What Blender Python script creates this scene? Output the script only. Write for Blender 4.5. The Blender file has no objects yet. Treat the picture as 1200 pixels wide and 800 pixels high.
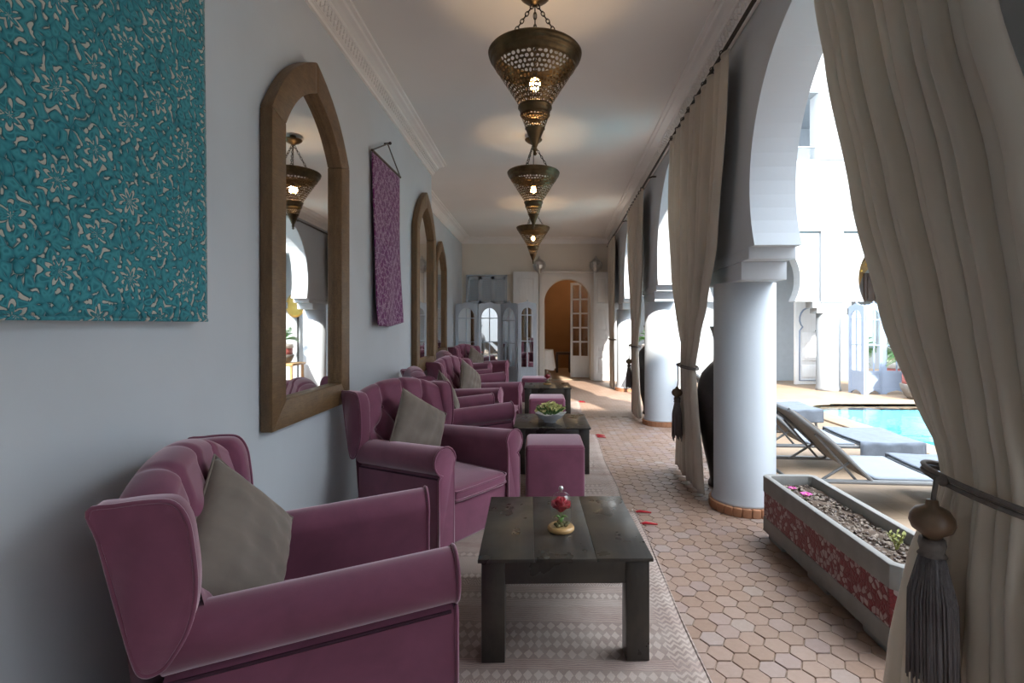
import bpy, bmesh, math, random
from mathutils import Vector, Matrix
random.seed(7)
C = bpy.context.scene.collection
SC = bpy.context.scene
PI = math.pi
R = math.radians

# ---------------------------------------------------------------- camera, light, exposure
FPX, VX, HY, EYE = 600.0, 632.0, 380.0, 1.25
cd = bpy.data.cameras.new('camera'); cam = bpy.data.objects.new('camera', cd); C.objects.link(cam)
cam.location = (0, 0, EYE); cam.rotation_euler = (PI/2, 0, 0)
cd.sensor_width = 36; cd.lens = FPX/1200*36
cd.shift_x = -(VX-600)/1200; cd.shift_y = -(400-HY)/1200
cd.clip_start = .02; cd.clip_end = 200
SC.camera = cam

w = bpy.data.worlds.new('sky'); SC.world = w; w.use_nodes = True
bg = w.node_tree.nodes['Background']
bg.inputs[0].default_value = (.86, .93, 1.0, 1); bg.inputs[1].default_value = 1.25

sd = bpy.data.lights.new('sun', 'SUN'); sun = bpy.data.objects.new('sun', sd); C.objects.link(sun)
sd.energy = 1.9; sd.angle = R(1.0); sd.color = (1, .93, .82)
sun.rotation_euler = Vector((-.42, 1.34, -1)).to_track_quat('-Z', 'Y').to_euler()

vs = SC.view_settings
vs.view_transform = 'Standard'; vs.look = 'None'; vs.gamma = 1; vs.use_curve_mapping = False
vs.exposure = 2.9

# ---------------------------------------------------------------- helpers
class MB:
    def __init__(s): s.v = []; s.f = []
    def add(s, vs_, fs):
        b = len(s.v); s.v += [tuple(p) for p in vs_]; s.f += [tuple(i+b for i in f) for f in fs]; return s
    def box(s, x0, x1, y0, y1, z0, z1, M=None):
        p = [Vector((x, y, z)) for z in (z0, z1) for y in (y0, y1) for x in (x0, x1)]
        if M: p = [M @ q for q in p]
        return s.add(p, [(0,2,3,1),(4,5,7,6),(0,1,5,4),(2,6,7,3),(0,4,6,2),(1,3,7,5)])
    def prism(s, poly, lo, hi, axis='x'):
        # poly in the two other axes: 'x' -> (y,z), 'y' -> (x,z), 'z' -> (x,y)
        def P(a, b, t): return {'x': (t, a, b), 'y': (a, t, b), 'z': (a, b, t)}[axis]
        n = len(poly)
        vv = [P(a, b, lo) for a, b in poly] + [P(a, b, hi) for a, b in poly]
        ff = [tuple(range(n))[::-1], tuple(range(n, 2*n))] + [(i, (i+1) % n, n+(i+1) % n, n+i) for i in range(n)]
        return s.add(vv, ff)
    def tube(s, pts, r, n=8, closed=False, cap=True):
        pts = [Vector(p) for p in pts]; k = len(pts)
        rs = r if isinstance(r, (list, tuple)) else [r]*k
        vv = []; prev = None
        for i, p in enumerate(pts):
            if closed: d = pts[(i+1) % k]-pts[i-1]
            else: d = pts[min(i+1, k-1)]-pts[max(i-1, 0)]
            d = d.normalized() if d.length > 1e-9 else Vector((0, 0, 1))
            if prev is None:
                a = Vector((0, 0, 1)) if abs(d.z) < .9 else Vector((1, 0, 0))
                u = d.cross(a).normalized()
            else:
                u = (prev-d*prev.dot(d)); u = u.normalized() if u.length > 1e-6 else d.orthogonal().normalized()
            prev = u; t = d.cross(u)
            for j in range(n):
                an = 2*PI*j/n; vv.append(p+(u*math.cos(an)+t*math.sin(an))*rs[i])
        ff = []
        for i in range(k if closed else k-1):
            for j in range(n):
                a = i*n+j; b = i*n+(j+1) % n; c = ((i+1) % k)*n+(j+1) % n; e = ((i+1) % k)*n+j
                ff.append((a, b, c, e))
        if cap and not closed: ff += [tuple(range(n))[::-1], tuple(range((k-1)*n, k*n))]
        return s.add(vv, ff)
    def lathe(s, prof, n=24, c=(0, 0, 0), sx=1, sy=1):
        vv = []; k = len(prof)
        for r, z in prof:
            for j in range(n):
                a = 2*PI*j/n; vv.append((c[0]+r*sx*math.cos(a), c[1]+r*sy*math.sin(a), c[2]+z))
        ff = [(i*n+j, i*n+(j+1) % n, (i+1)*n+(j+1) % n, (i+1)*n+j) for i in range(k-1) for j in range(n)]
        if prof[0][0] > 1e-4: ff.append(tuple(range(n))[::-1])
        if prof[-1][0] > 1e-4: ff.append(tuple(range((k-1)*n, k*n)))
        return s.add(vv, ff)
    def shell(s, prof, n=24, c=(0, 0, 0)):        # open lathe, no caps
        vv = []; k = len(prof)
        for r, z in prof:
            for j in range(n):
                a = 2*PI*j/n; vv.append((c[0]+r*math.cos(a), c[1]+r*math.sin(a), c[2]+z))
        return s.add(vv, [(i*n+j, i*n+(j+1) % n, (i+1)*n+(j+1) % n, (i+1)*n+j) for i in range(k-1) for j in range(n)])
    def ball(s, c, r, n=10, sz=1.0):
        m = max(4, n//2+1)
        return s.lathe([(max(r*math.sin(PI*i/m), 0.0), -r*sz*math.cos(PI*i/m)) for i in range(m+1)], n, c)
    def grid(s, fn, nu, nv, closeu=False):
        vv = [fn(i/(nu if closeu else nu-1), j/(nv-1)) for j in range(nv) for i in range(nu)]
        ff = []
        for j in range(nv-1):
            for i in range(nu if closeu else nu-1):
                a = j*nu+i; b = j*nu+(i+1) % nu
                ff.append((a, b, b+nu, a+nu))
        return s.add(vv, ff)
    def build(s, name, mat, parent=None, smooth=False, bevel=0, seg=2, solid=0, sub=0, loc=None, rot=None):
        me = bpy.data.meshes.new(name); bm = bmesh.new()
        vs_ = [bm.verts.new(p) for p in s.v]
        for f in s.f:
            if len(set(f)) < 3: continue
            try: bm.faces.new([vs_[i] for i in f])
            except ValueError: pass
        bmesh.ops.remove_doubles(bm, verts=bm.verts, dist=1e-5)
        bmesh.ops.recalc_face_normals(bm, faces=bm.faces)
        if bevel:
            ed = [e for e in bm.edges if len(e.link_faces) == 2 and e.calc_face_angle(0) > R(35)]
            bmesh.ops.bevel(bm, geom=ed, offset=bevel, segments=seg, profile=.5, affect='EDGES', clamp_overlap=True)
        bm.to_mesh(me); bm.free()
        if smooth or bevel:
            for p in me.polygons: p.use_smooth = True
            if not smooth or bevel: me.set_sharp_from_angle(angle=R(40))
        me.materials.append(mat)
        o = bpy.data.objects.new(name, me); C.objects.link(o)
        if parent: o.parent = parent
        if loc: o.location = loc
        if rot: o.rotation_euler = rot
        if solid:
            m = o.modifiers.new('thickness', 'SOLIDIFY'); m.thickness = solid; m.offset = 0
        if sub:
            m = o.modifiers.new('smooth', 'SUBSURF'); m.levels = sub; m.render_levels = sub
        return o

def tag(o, label=None, cat=None, group=None, kind=None):
    if label: o['label'] = label
    if cat: o['category'] = cat
    if group: o['group'] = group
    if kind: o['kind'] = kind
    return o
def thing(name, label, cat, loc=(0, 0, 0), rz=0, group=None):
    o = bpy.data.objects.new(name, None); C.objects.link(o)
    o.empty_display_size = .1
    o.location = loc; o.rotation_euler = (0, 0, rz)
    return tag(o, label, cat, group)
def struct(o): o['kind'] = 'structure'; return o
def stuff(o): o['kind'] = 'stuff'; return o
def copy_tree(o, parent=None):
    c = o.copy(); C.objects.link(c)
    if parent: c.parent = parent
    for ch in list(o.children): copy_tree(ch, c)
    return c
def inst(src, name, parent, loc, rot=None, scale=None):
    o = bpy.data.objects.new(name, src.data); C.objects.link(o); o.parent = parent; o.location = loc
    if rot: o.rotation_euler = rot
    if scale: o.scale = scale
    return o
def lerp(a, b, t): return a+(b-a)*t
def interp(tab, x):
    if x <= tab[0][0]: return tab[0][1]
    for (a, b), (c, d) in zip(tab, tab[1:]):
        if x <= c:
            t = (x-a)/(c-a); t = t*t*(3-2*t)*.35+t*.65
            return b+(d-b)*t
    return tab[-1][1]
def smoothpoly(pts, n=5):          # closed Catmull-Rom
    out = []; k = len(pts)
    for i in range(k):
        p0, p1, p2, p3 = [Vector(pts[(i+j-1) % k]) for j in range(4)]
        for q in range(n):
            t = q/n
            out.append(tuple(.5*((2*p1)+(p2-p0)*t+(2*p0-5*p1+4*p2-p3)*t*t+(3*p1-p0-3*p2+p3)*t**3)))
    return out

# arcade frame: u runs along the arcade, d away from the corridor
SK = math.atan(.042); AR = -SK
def A(u, d=0, z=0): return (1.25+.042*(u-3)+d*math.cos(SK), u-d*math.sin(SK), z)

# ---------------------------------------------------------------- materials
class NT:
    def __init__(s, name, rough=.6, spec=.5):
        s.m = bpy.data.materials.new(name); s.m.use_nodes = True; s.t = s.m.node_tree
        s.b = s.t.nodes['Principled BSDF']; s.b.inputs['Roughness'].default_value = rough
        s.b.inputs['Specular IOR Level'].default_value = spec
    def n(s, ty, **kw):
        x = s.t.nodes.new(ty)
        for k, v in kw.items(): setattr(x, k, v)
        return x
    def link(s, a, b): s.t.links.new(a, b)
    def setin(s, sock, v):
        if isinstance(v, bpy.types.NodeSocket): s.link(v, sock)
        else: sock.default_value = v
    def M(s, op, a, b=0.0, c=0.0):
        x = s.n('ShaderNodeMath', operation=op)
        s.setin(x.inputs[0], a); s.setin(x.inputs[1], b); s.setin(x.inputs[2], c); return x.outputs[0]
    def obj(s): return s.n('ShaderNodeTexCoord').outputs['Object']
    def geo(s): return s.n('ShaderNodeNewGeometry').outputs['Position']
    def xyz(s, v):
        x = s.n('ShaderNodeSeparateXYZ'); s.link(v, x.inputs[0]); return x.outputs
    def comb(s, x, y, z):
        c = s.n('ShaderNodeCombineXYZ')
        for i, v in enumerate((x, y, z)): s.setin(c.inputs[i], v)
        return c.outputs[0]
    def noise(s, v, scale, detail=4, rough=.55, dist=0):
        x = s.n('ShaderNodeTexNoise'); s.link(v, x.inputs['Vector'])
        x.inputs['Scale'].default_value = scale; x.inputs['Detail'].default_value = detail
        x.inputs['Roughness'].default_value = rough; x.inputs['Distortion'].default_value = dist; return x.outputs['Fac']
    def vor(s, v, scale, feature='F1', out='Distance', rnd=1.0, dims='3D'):
        x = s.n('ShaderNodeTexVoronoi', feature=feature, voronoi_dimensions=dims); s.link(v, x.inputs['Vector'])
        x.inputs['Scale'].default_value = scale; x.inputs['Randomness'].default_value = rnd; return x.outputs[out]
    def scl(s, v, sc):
        x = s.n('ShaderNodeMapping'); s.link(v, x.inputs[0]); x.inputs['Scale'].default_value = sc; return x.outputs[0]
    def ramp(s, fac, stops, interp_='LINEAR'):
        x = s.n('ShaderNodeValToRGB'); x.color_ramp.interpolation = interp_
        e = x.color_ramp.elements
        while len(e) < len(stops): e.new(.5)
        for q, (p, c) in zip(e, stops): q.position = p; q.color = (*c, 1)
        s.setin(x.inputs[0], fac); return x.outputs[0]
    def mix(s, fac, a, b, bl='MIX'):
        x = s.n('ShaderNodeMix', data_type='RGBA', blend_type=bl)
        s.setin(x.inputs[0], fac)
        for sock, v in ((x.inputs[6], a), (x.inputs[7], b)):
            if isinstance(v, bpy.types.NodeSocket): s.link(v, sock)
            else: sock.default_value = (*v, 1)
        return x.outputs[2]
    def color(s, v):
        if isinstance(v, bpy.types.NodeSocket): s.link(v, s.b.inputs['Base Color'])
        else: s.b.inputs['Base Color'].default_value = (*v, 1)
        return s
    def bump(s, h, strength=.3, dist=.01):
        x = s.n('ShaderNodeBump'); x.inputs['Strength'].default_value = strength; x.inputs['Distance'].default_value = dist
        s.link(h, x.inputs['Height']); s.link(x.outputs[0], s.b.inputs['Normal']); return s
    def setp(s, **kw):
        for k, v in kw.items(): s.b.inputs[k.replace('_', ' ')].default_value = v
        return s

def plain(name, col, rough=.6, var=.12, scale=8, bump=.12, bscale=60, spec=.5, metal=0, stretch=(1, 1, 1)):
    t = NT(name, rough, spec); v = t.scl(t.obj(), stretch); f = t.noise(v, scale)
    t.color(t.ramp(f, [(.25, tuple(c*(1-var) for c in col)), (.75, tuple(min(1, c*(1+var)) for c in col))]))
    if bump: t.bump(t.noise(v, bscale, 3), bump, .004)
    t.b.inputs['Metallic'].default_value = metal
    return t.m
MT = {}
MT['wall'] = plain('grey_plaster', (.53, .565, .60), .75, .05, 1.5, .10, 30)
MT['wallwhite'] = plain('white_plaster', (.49, .53, .58), .75, .04, 1.5, .08, 30)
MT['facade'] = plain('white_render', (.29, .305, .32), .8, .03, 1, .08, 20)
MT['trimwhite'] = plain('warm_white_plaster', (.76, .73, .69), .7, .04, 2, .08, 30)
MT['beige'] = plain('warm_beige_plaster', (.74, .69, .61), .75, .05, 1.5, .10, 30)
MT['ceiling'] = plain('ceiling_paint', (.80, .78, .755), .85, .03, 1.2, .05, 40)
MT['cornice'] = plain('white_plaster_moulding', (.82, .80, .78), .7, .04, 4, .08, 60)
MT['warmwall'] = plain('ochre_plaster', (.24, .125, .055), .8, .1, 2, .1, 30)
MT['bluewood'] = plain('grey_blue_painted_wood', (.43, .48, .54), .5, .08, 6, .1, 40, stretch=(4, 4, .6))
MT['palewood'] = plain('pale_grey_painted_wood', (.70, .71, .72), .5, .05, 6, .1, 40, stretch=(4, 4, .6))
MT['bluescreen'] = plain('soft_blue_painted_wood', (.25, .31, .42), .5, .06, 6, .1, 40)
MT['darkwood'] = plain('dark_brown_wood', (.06, .035, .025), .45, .3, 5, .15, 40, stretch=(6, 6, .5))
MT['gapshade'] = plain('painted_gap_shade', (.05, .05, .055), .8, .1)  # near-black colour standing in for shade in a door gap
MT['bluegreywall'] = plain('balcony_grey_plaster', (.34, .38, .42), .8, .05)
MT['iron'] = plain('aged_iron', (.05, .045, .04), .5, .2, 20, .1, 80, metal=.7)
MT['brass'] = plain('aged_brass', (.115, .078, .040), .42, .45, 14, .25, 90, metal=.85)
MT['brassgold'] = plain('polished_brass', (.80, .55, .14), .3, .1, 6, .05, 60, metal=.8)
MT['silver'] = plain('hammered_silver', (.55, .55, .54), .35, .15, 20, .3, 60, metal=.8)
MT['urn'] = plain('blackened_metal_urn', (.055, .05, .05), .38, .4, 6, .2, 30, metal=.4)
MT['urnband'] = plain('brass_band', (.42, .32, .12), .35, .2, 8, .1, 50, metal=.8)
MT['concrete'] = plain('grey_concrete', (.21, .205, .195), .7, .18, 6, .25, 60)
MT['soil'] = plain('dry_soil', (.075, .05, .035), .95, .4, 20, .6, 40)
MT['leaf'] = plain('green_leaf', (.10, .22, .04), .5, .3, 8, .1)
MT['palm'] = plain('palm_leaf', (.09, .24, .06), .4, .3, 8, .1)
MT['moss'] = plain('brown_green_moss', (.12, .10, .03), .8, .4, 60, .3)
MT['limeflower'] = plain('pale_yellow_green_petal', (.62, .62, .26), .6, .25, 40, .1)
MT['sprig'] = plain('yellow_green_sprig', (.26, .27, .07), .6, .2, 20, .1)
MT['pink'] = plain('magenta_petal', (.55, .06, .30), .6, .2, 20, .1)
MT['rose'] = plain('crimson_petal', (.42, .004, .025), .5, .25, 30, .15)
MT['porcelain'] = plain('white_porcelain', (.72, .73, .75), .2, .03, 8, 0)
MT['pale_wood'] = plain('honey_wood', (.42, .25, .10), .4, .2, 8, .1, 60, stretch=(1, 6, 1))
MT['linen_white'] = plain('white_linen', (.72, .70, .68), .85, .04, 8, .2, 120)
MT['rope'] = plain('grey_brown_cord', (.13, .11, .10), .8, .25, 60, .4, 160)
MT['knob'] = plain('turned_brown_wood', (.12, .075, .045), .35, .25, 12, .1, 60)
MT['tasselthread'] = plain('grey_tassel_thread', (.15, .135, .14), .85, .35, 40, .6, 60, stretch=(6, 6, .3))
MT['redthread'] = plain('red_wool', (.42, .02, .03), .9, .2, 30, .3, 100)
MT['lounge'] = plain('pale_blue_grey_sling', (.22, .25, .29), .8, .05, 10, .3, 300)
MT['loungedark'] = plain('taupe_sling_back', (.26, .23, .20), .8, .08, 10, .3, 300)
MT['alu'] = plain('grey_lacquered_metal', (.17, .175, .18), .45, .08, 10, 0)
MT['towel'] = plain('charcoal_blue_towel', (.16, .185, .225), .95, .12, 16, .5, 120)
MT['terracotta'] = plain('terracotta', (.36, .17, .09), .7, .25, 10, .2, 60)
MT['coping'] = plain('sand_stone_coping', (.32, .24, .165), .75, .12, 5, .2, 40)
MT['pot'] = plain('grey_clay_bowl', (.16, .15, .14), .7, .15, 8, .2, 50)
MT['potwhite'] = plain('white_glazed_rim', (.62, .58, .55), .5, .08, 8, .1)
MT['potred'] = plain('red_white_mosaic', (.45, .14, .13), .5, .45, 50, .2, 60)
MT['cushion'] = None

def velvet(name, dark, tint, light):
    t = NT(name, .75, .2); v = t.obj()
    f = t.noise(v, 5, 4, .6, .4)
    t.color(t.ramp(f, [(.3, tuple(c*.82 for c in dark)), (.7, tuple(c*1.15 for c in dark))]))
    t.setp(Sheen_Weight=light, Sheen_Roughness=.42); t.b.inputs['Sheen Tint'].default_value = (*tint, 1)
    t.bump(t.noise(v, 260, 2), .12, .002); return t.m
MT['velvet'] = velvet('plum_velvet', (.195, .063, .106), (1, .80, .88), .95)
MT['cushion'] = velvet('taupe_velvet', (.17, .140, .118), (.95, .88, .8), .45)

def mk_mirror():
    t = NT('mirror_glass', .02); t.color((.86, .87, .87)); t.setp(Metallic=1.0); return t.m
MT['mirror'] = mk_mirror()
def mk_glass(name, tint, rough=0.0, ior=1.45):
    m = bpy.data.materials.new(name); m.use_nodes = True; t = m.node_tree; t.nodes.clear()
    o = t.nodes.new('ShaderNodeOutputMaterial'); mx = t.nodes.new('ShaderNodeMixShader')
    tr = t.nodes.new('ShaderNodeBsdfTransparent'); gl = t.nodes.new('ShaderNodeBsdfGlossy'); fr = t.nodes.new('ShaderNodeLayerWeight')
    tr.inputs[0].default_value = (*tint, 1); gl.inputs['Roughness'].default_value = rough
    pw = t.nodes.new('ShaderNodeMath'); pw.operation = 'POWER'; pw.inputs[1].default_value = 5.0; t.links.new(fr.outputs['Facing'], pw.inputs[0])
    ma = t.nodes.new('ShaderNodeMath'); ma.operation = 'MULTIPLY_ADD'; ma.inputs[1].default_value = .96-(ior-1.3)*.2; ma.inputs[2].default_value = ((ior-1)/(ior+1))**2
    t.links.new(pw.outputs[0], ma.inputs[0]); t.links.new(ma.outputs[0], mx.inputs[0]); t.links.new(tr.outputs[0], mx.inputs[1]); t.links.new(gl.outputs[0], mx.inputs[2])
    t.links.new(mx.outputs[0], o.inputs[0]); return m, t, gl, fr
MT['glass'] = mk_glass('clear_glass', (.95, .97, .97), .02, 1.6)[0]
def mk_water():
    m, t, gl, fr = mk_glass('pool_water', (.75, .95, .97), .03, 1.33)
    n = t.nodes.new('ShaderNodeTexNoise'); n.inputs['Scale'].default_value = 3.5; n.inputs['Detail'].default_value = 3
    tc = t.nodes.new('ShaderNodeTexCoord'); t.links.new(tc.outputs['Object'], n.inputs['Vector'])
    b = t.nodes.new('ShaderNodeBump'); b.inputs['Strength'].default_value = .25; b.inputs['Distance'].default_value = .03
    t.links.new(n.outputs['Fac'], b.inputs['Height']); t.links.new(b.outputs[0], gl.inputs['Normal']); t.links.new(b.outputs[0], fr.inputs['Normal'])
    return m
MT['water'] = mk_water()
def mk_pooltile():
    t = NT('turquoise_pool_tile', .3); p = t.geo()
    br = t.vor(p, 6, 'F1', 'Color', .0)
    f = t.noise(p, 14, 2)
    t.color(t.ramp(f, [(.3, (.17, .56, .66)), (.7, (.22, .66, .75))])); return t.m
MT['pooltile'] = mk_pooltile()

def mk_emit(name, col, st):
    t = NT(name); t.b.inputs['Emission Color'].default_value = (*col, 1); t.b.inputs['Emission Strength'].default_value = st
    t.color(col); return t.m
MT['bulb'] = mk_emit('warm_bulb', (1, .55, .18), 9)

def mk_wood_frame():
    t = NT('brown_stained_wood', .45); v = t.scl(t.obj(), (5, 1.2, 1.2))
    f = t.noise(v, 7, 6, .65, 1.4); g = t.noise(t.scl(t.obj(), (30, 3, 30)), 6, 5, .6, .5)
    c = t.ramp(f, [(.25, (.075, .04, .017)), (.55, (.15, .085, .036)), (.8, (.225, .14, .066))])
    t.color(t.mix(.4, c, t.ramp(g, [(.3, (.075, .038, .016)), (.7, (.24, .15, .07))])))
    t.bump(g, .15, .004); return t.m
MT['frame'] = mk_wood_frame()
def mk_table():
    t = NT('black_stained_wood', .3, .5); v = t.scl(t.obj(), (14, 1.1, 4))
    f = t.noise(v, 4, 6, .65, .6); g = t.noise(t.obj(), 3.5, 4, .6, .4)
    c = t.ramp(f, [(.3, (.018, .016, .015)), (.7, (.034, .029, .025))])
    t.color(t.mix(t.ramp(g, [(.45, (0, 0, 0)), (.7, (1, 1, 1))]), c, (.055, .045, .033)))
    r = t.ramp(t.noise(t.obj(), 6, 4), [(.3, (.22,)*3), (.75, (.45,)*3)]); t.link(r, t.b.inputs['Roughness'])
    t.bump(f, .08, .002); return t.m
MT['table'] = mk_table()

def mk_curtain(name, col):
    t = NT(name, .9, .2); v = t.scl(t.obj(), (40, 40, 240)); f = t.noise(v, 3, 3)
    g = t.noise(t.obj(), 2.5, 3)
    c = t.ramp(g, [(.3, tuple(x*.93 for x in col)), (.7, tuple(min(1, x*1.05) for x in col))])
    t.color(c); t.bump(f, .12, .002)
    tl = t.n('ShaderNodeBsdfTranslucent'); t.link(c, tl.inputs[0])
    mx = t.n('ShaderNodeMixShader'); mx.inputs[0].default_value = .22
    out = t.t.nodes['Material Output']
    t.link(t.b.outputs[0], mx.inputs[1]); t.link(tl.outputs[0], mx.inputs[2]); t.link(mx.outputs[0], out.inputs[0])
    t.setp(Sheen_Weight=.2)
    return t.m
MT['curtain'] = mk_curtain('natural_linen', (.62, .56, .485))

def mk_tile(name, island=True):
    t = NT(name, .5, .45)
    g = t.n('ShaderNodeNewGeometry'); oi = t.n('ShaderNodeObjectInfo')
    r = t.M('FRACT', t.M('ADD', g.outputs['Random Per Island'], oi.outputs['Random']))
    c = t.ramp(r, [(0, (.275, .18, .135)), (.35, (.31, .21, .165)), (.6, (.33, .235, .195)), (.85, (.30, .22, .205)), (.95, (.35, .29, .26)), (1, (.28, .175, .13))])
    p = g.outputs['Position']
    st = t.noise(p, 1.3, 5, .6); c = t.mix(t.ramp(st, [(.35, (0, 0, 0)), (.75, (.5,)*3)]), c, (.27, .17, .11))
    dt = t.noise(p, 40, 4, .7); c = t.mix(.35, c, t.ramp(dt, [(.3, (.55, .5, .45)), (.7, (1, 1, 1))]), 'MULTIPLY')
    t.color(c); t.bump(t.noise(p, 30, 4), .15, .004); return t.m
MT['tile'] = mk_tile('worn_terracotta_tile')
MT['mortar'] = plain('dusty_mortar', (.33, .24, .18), .9, .2, 20, .3, 60)
def mk_farfloor(name, c1, c2, mort, bw, bh):
    t = NT(name, .55); p = t.geo()
    b = t.n('ShaderNodeTexBrick'); t.link(p, b.inputs['Vector'])
    b.inputs['Color1'].default_value = (*c1, 1); b.inputs['Color2'].default_value = (*c2, 1); b.inputs['Mortar'].default_value = (*mort, 1)
    b.inputs['Scale'].default_value = 1; b.inputs['Brick Width'].default_value = bw; b.inputs['Row Height'].default_value = bh
    b.inputs['Mortar Size'].default_value = .006
    n = t.noise(p, 1.5, 5, .6)
    t.color(t.mix(.5, b.outputs['Color'], t.ramp(n, [(.3, (.7, .65, .6)), (.7, (1, 1, 1))]), 'MULTIPLY')); t.bump(t.noise(p, 40, 3), .15, .004)
    return t.m
MT['farfloor'] = mk_farfloor('worn_terracotta_paving', (.30, .20, .15), (.34, .24, .19), (.25, .175, .13), .11, .10)
MT['yard'] = mk_farfloor('sand_paving', (.30, .215, .145), (.32, .235, .165), (.26, .19, .125), .3, .3)

def tapestry(name, pile, pile2, ground, cell, thr, vsc):
    t = NT(name, .85, .2); x, y, z = t.xyz(t.obj())
    wn = t.n('ShaderNodeTexNoise'); t.link(t.obj(), wn.inputs['Vector']); wn.inputs['Scale'].default_value = 9
    def rosette(oy, oz, pet):
        a = t.M('SUBTRACT', t.M('FRACT', t.M('ADD', t.M('DIVIDE', y, cell), oy)), .5)
        b = t.M('SUBTRACT', t.M('FRACT', t.M('ADD', t.M('DIVIDE', z, cell), oz)), .5)
        r = t.M('SQRT', t.M('ADD', t.M('MULTIPLY', a, a), t.M('MULTIPLY', b, b)))
        th = t.M('ARCTAN2', b, a)
        s1 = t.M('COSINE', t.M('MULTIPLY', th, pet))
        rings = t.M('SINE', t.M('ADD', t.M('MULTIPLY', r, 44.0), t.M('MULTIPLY', s1, 1.9)))
        side = t.M('SINE', t.M('ADD', t.M('MULTIPLY', th, pet), t.M('MULTIPLY', r, 20.0)))
        return r, t.M('MULTIPLY', t.M('ADD', rings, t.M('MULTIPLY', side, .5)), t.M('MAXIMUM', t.M('SUBTRACT', 1.0, t.M('MULTIPLY', r, 1.9)), 0.0))
    r1, v1 = rosette(0.0, 0.0, 8.0); r2, v2 = rosette(.5, .5, 6.0)
    e = t.vor(t.mix(.04, t.obj(), wn.outputs['Color']), vsc, 'DISTANCE_TO_EDGE', 'Distance')
    e2 = t.M('MULTIPLY', t.M('SUBTRACT', e, .085), 5.0)
    v = t.M('ADD', t.M('MULTIPLY', t.M('ADD', v1, v2), 1.45), e2)
    gcol = t.ramp(t.M('ADD', t.M('MULTIPLY', v, .25), .5), [(thr-.06, ground), (thr, tuple(c*.5 for c in pile)), (thr+.10, pile), (.75, pile2), (.95, pile)])
    t.color(gcol)
    t.bump(t.ramp(t.M('ADD', t.M('MULTIPLY', v, .25), .5), [(thr-.08, (0, 0, 0)), (thr+.12, (1, 1, 1))]), .7, .006)
    t.setp(Sheen_Weight=.3, Sheen_Roughness=.4)
    return t.m
MT['teal'] = tapestry('teal_cut_velvet', (.022, .175, .215), (.06, .30, .34), (.52, .50, .44), .24, .345, 34)
MT['purplecloth'] = tapestry('purple_brocade', (.14, .02, .12), (.20, .04, .175), (.66, .50, .62), .12, .40, 22)

def mk_rug():
    t = NT('faded_kilim_wool', .95, .1); wn = t.n('ShaderNodeTexNoise'); t.link(t.obj(), wn.inputs['Vector']); wn.inputs['Scale'].default_value = 22
    x, y, z = t.xyz(t.mix(.018, t.obj(), wn.outputs['Color']))
    row = t.M('DIVIDE', y, .058); ri = t.M('FLOOR', row); fr = t.M('FRACT', row)
    h = t.M('FRACT', t.M('MULTIPLY', t.M('SINE', t.M('MULTIPLY', ri, 12.9898)), 437.58))
    tri = t.M('PINGPONG', t.M('MULTIPLY', x, t.M('ADD', 24.0, t.M('MULTIPLY', h, 30.0))), 1.0)
    zig = t.M('GREATER_THAN', t.M('SINE', t.M('MULTIPLY', t.M('SUBTRACT', fr, tri), t.M('ADD', 9.0, t.M('MULTIPLY', h, 12.0)))), 0.15)
    stripe = t.M('GREATER_THAN', t.M('SINE', t.M('MULTIPLY', fr, 31.0)), .2)
    dia = t.M('GREATER_THAN', t.M('ADD', t.M('ABSOLUTE', t.M('SUBTRACT', fr, .5)), t.M('ABSOLUTE', t.M('SUBTRACT', tri, .5))), .45)
    sel = t.M('GREATER_THAN', h, .62); sel2 = t.M('LESS_THAN', h, .3)
    pat = t.M('ADD', t.M('MULTIPLY', sel, stripe), t.M('MULTIPLY', t.M('SUBTRACT', 1.0, sel), t.M('ADD', t.M('MULTIPLY', sel2, dia), t.M('MULTIPLY', t.M('SUBTRACT', 1.0, sel2), zig))))
    # border columns towards the long sides
    ax = t.M('ABSOLUTE', x); bd = t.M('GREATER_THAN', ax, .50)
    bp = t.M('GREATER_THAN', t.M('SINE', t.M('MULTIPLY', t.M('ADD', t.M('PINGPONG', t.M('MULTIPLY', ax, 60.0), 1.0), t.M('MULTIPLY', y, 48.0)), 4.0)), 0.0)
    pat = t.M('ADD', t.M('MULTIPLY', bd, bp), t.M('MULTIPLY', t.M('SUBTRACT', 1.0, bd), pat))
    base = t.ramp(h, [(0, (.36, .285, .25)), (.4, (.42, .35, .31)), (.7, (.31, .225, .20)), (1, (.40, .33, .29))])
    c = t.mix(t.M('MULTIPLY', pat, .62), base, (.16, .115, .105))
    wz = t.noise(t.obj(), 7, 5, .65); c = t.mix(t.ramp(wz, [(.35, (.0,)*3), (.85, (.6,)*3)]), c, (.42, .36, .32))
    t.color(c)
    t.bump(t.M('ADD', t.M('MULTIPLY', pat, .8), t.noise(t.scl(t.obj(), (60, 200, 1)), 3, 2)), .5, .004); return t.m
MT['rug'] = mk_rug()
def mk_planterband():
    t = NT('red_and_white_tile_band', .35); v = t.obj()
    e = t.vor(v, 42, 'DISTANCE_TO_EDGE', 'Distance'); r = t.xyz(t.vor(v, 42, 'F1', 'Color'))[0]
    pc = t.ramp(r, [(0, (.15, .010, .018)), (.6, (.17, .018, .028)), (.61, (.36, .29, .29)), (1, (.27, .19, .20))])
    t.color(t.mix(t.ramp(e, [(.06, (1, 1, 1)), (.13, (0, 0, 0))]), pc, (.13, .008, .016)))
    t.bump(t.ramp(e, [(.0, (0,)*3), (.14, (1,)*3)]), .4, .004); return t.m
MT['band'] = mk_planterband()
MT['pebbleA'] = plain('pale_pebble', (.21, .165, .13), .7, .35, 9, .2, 40)
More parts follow.
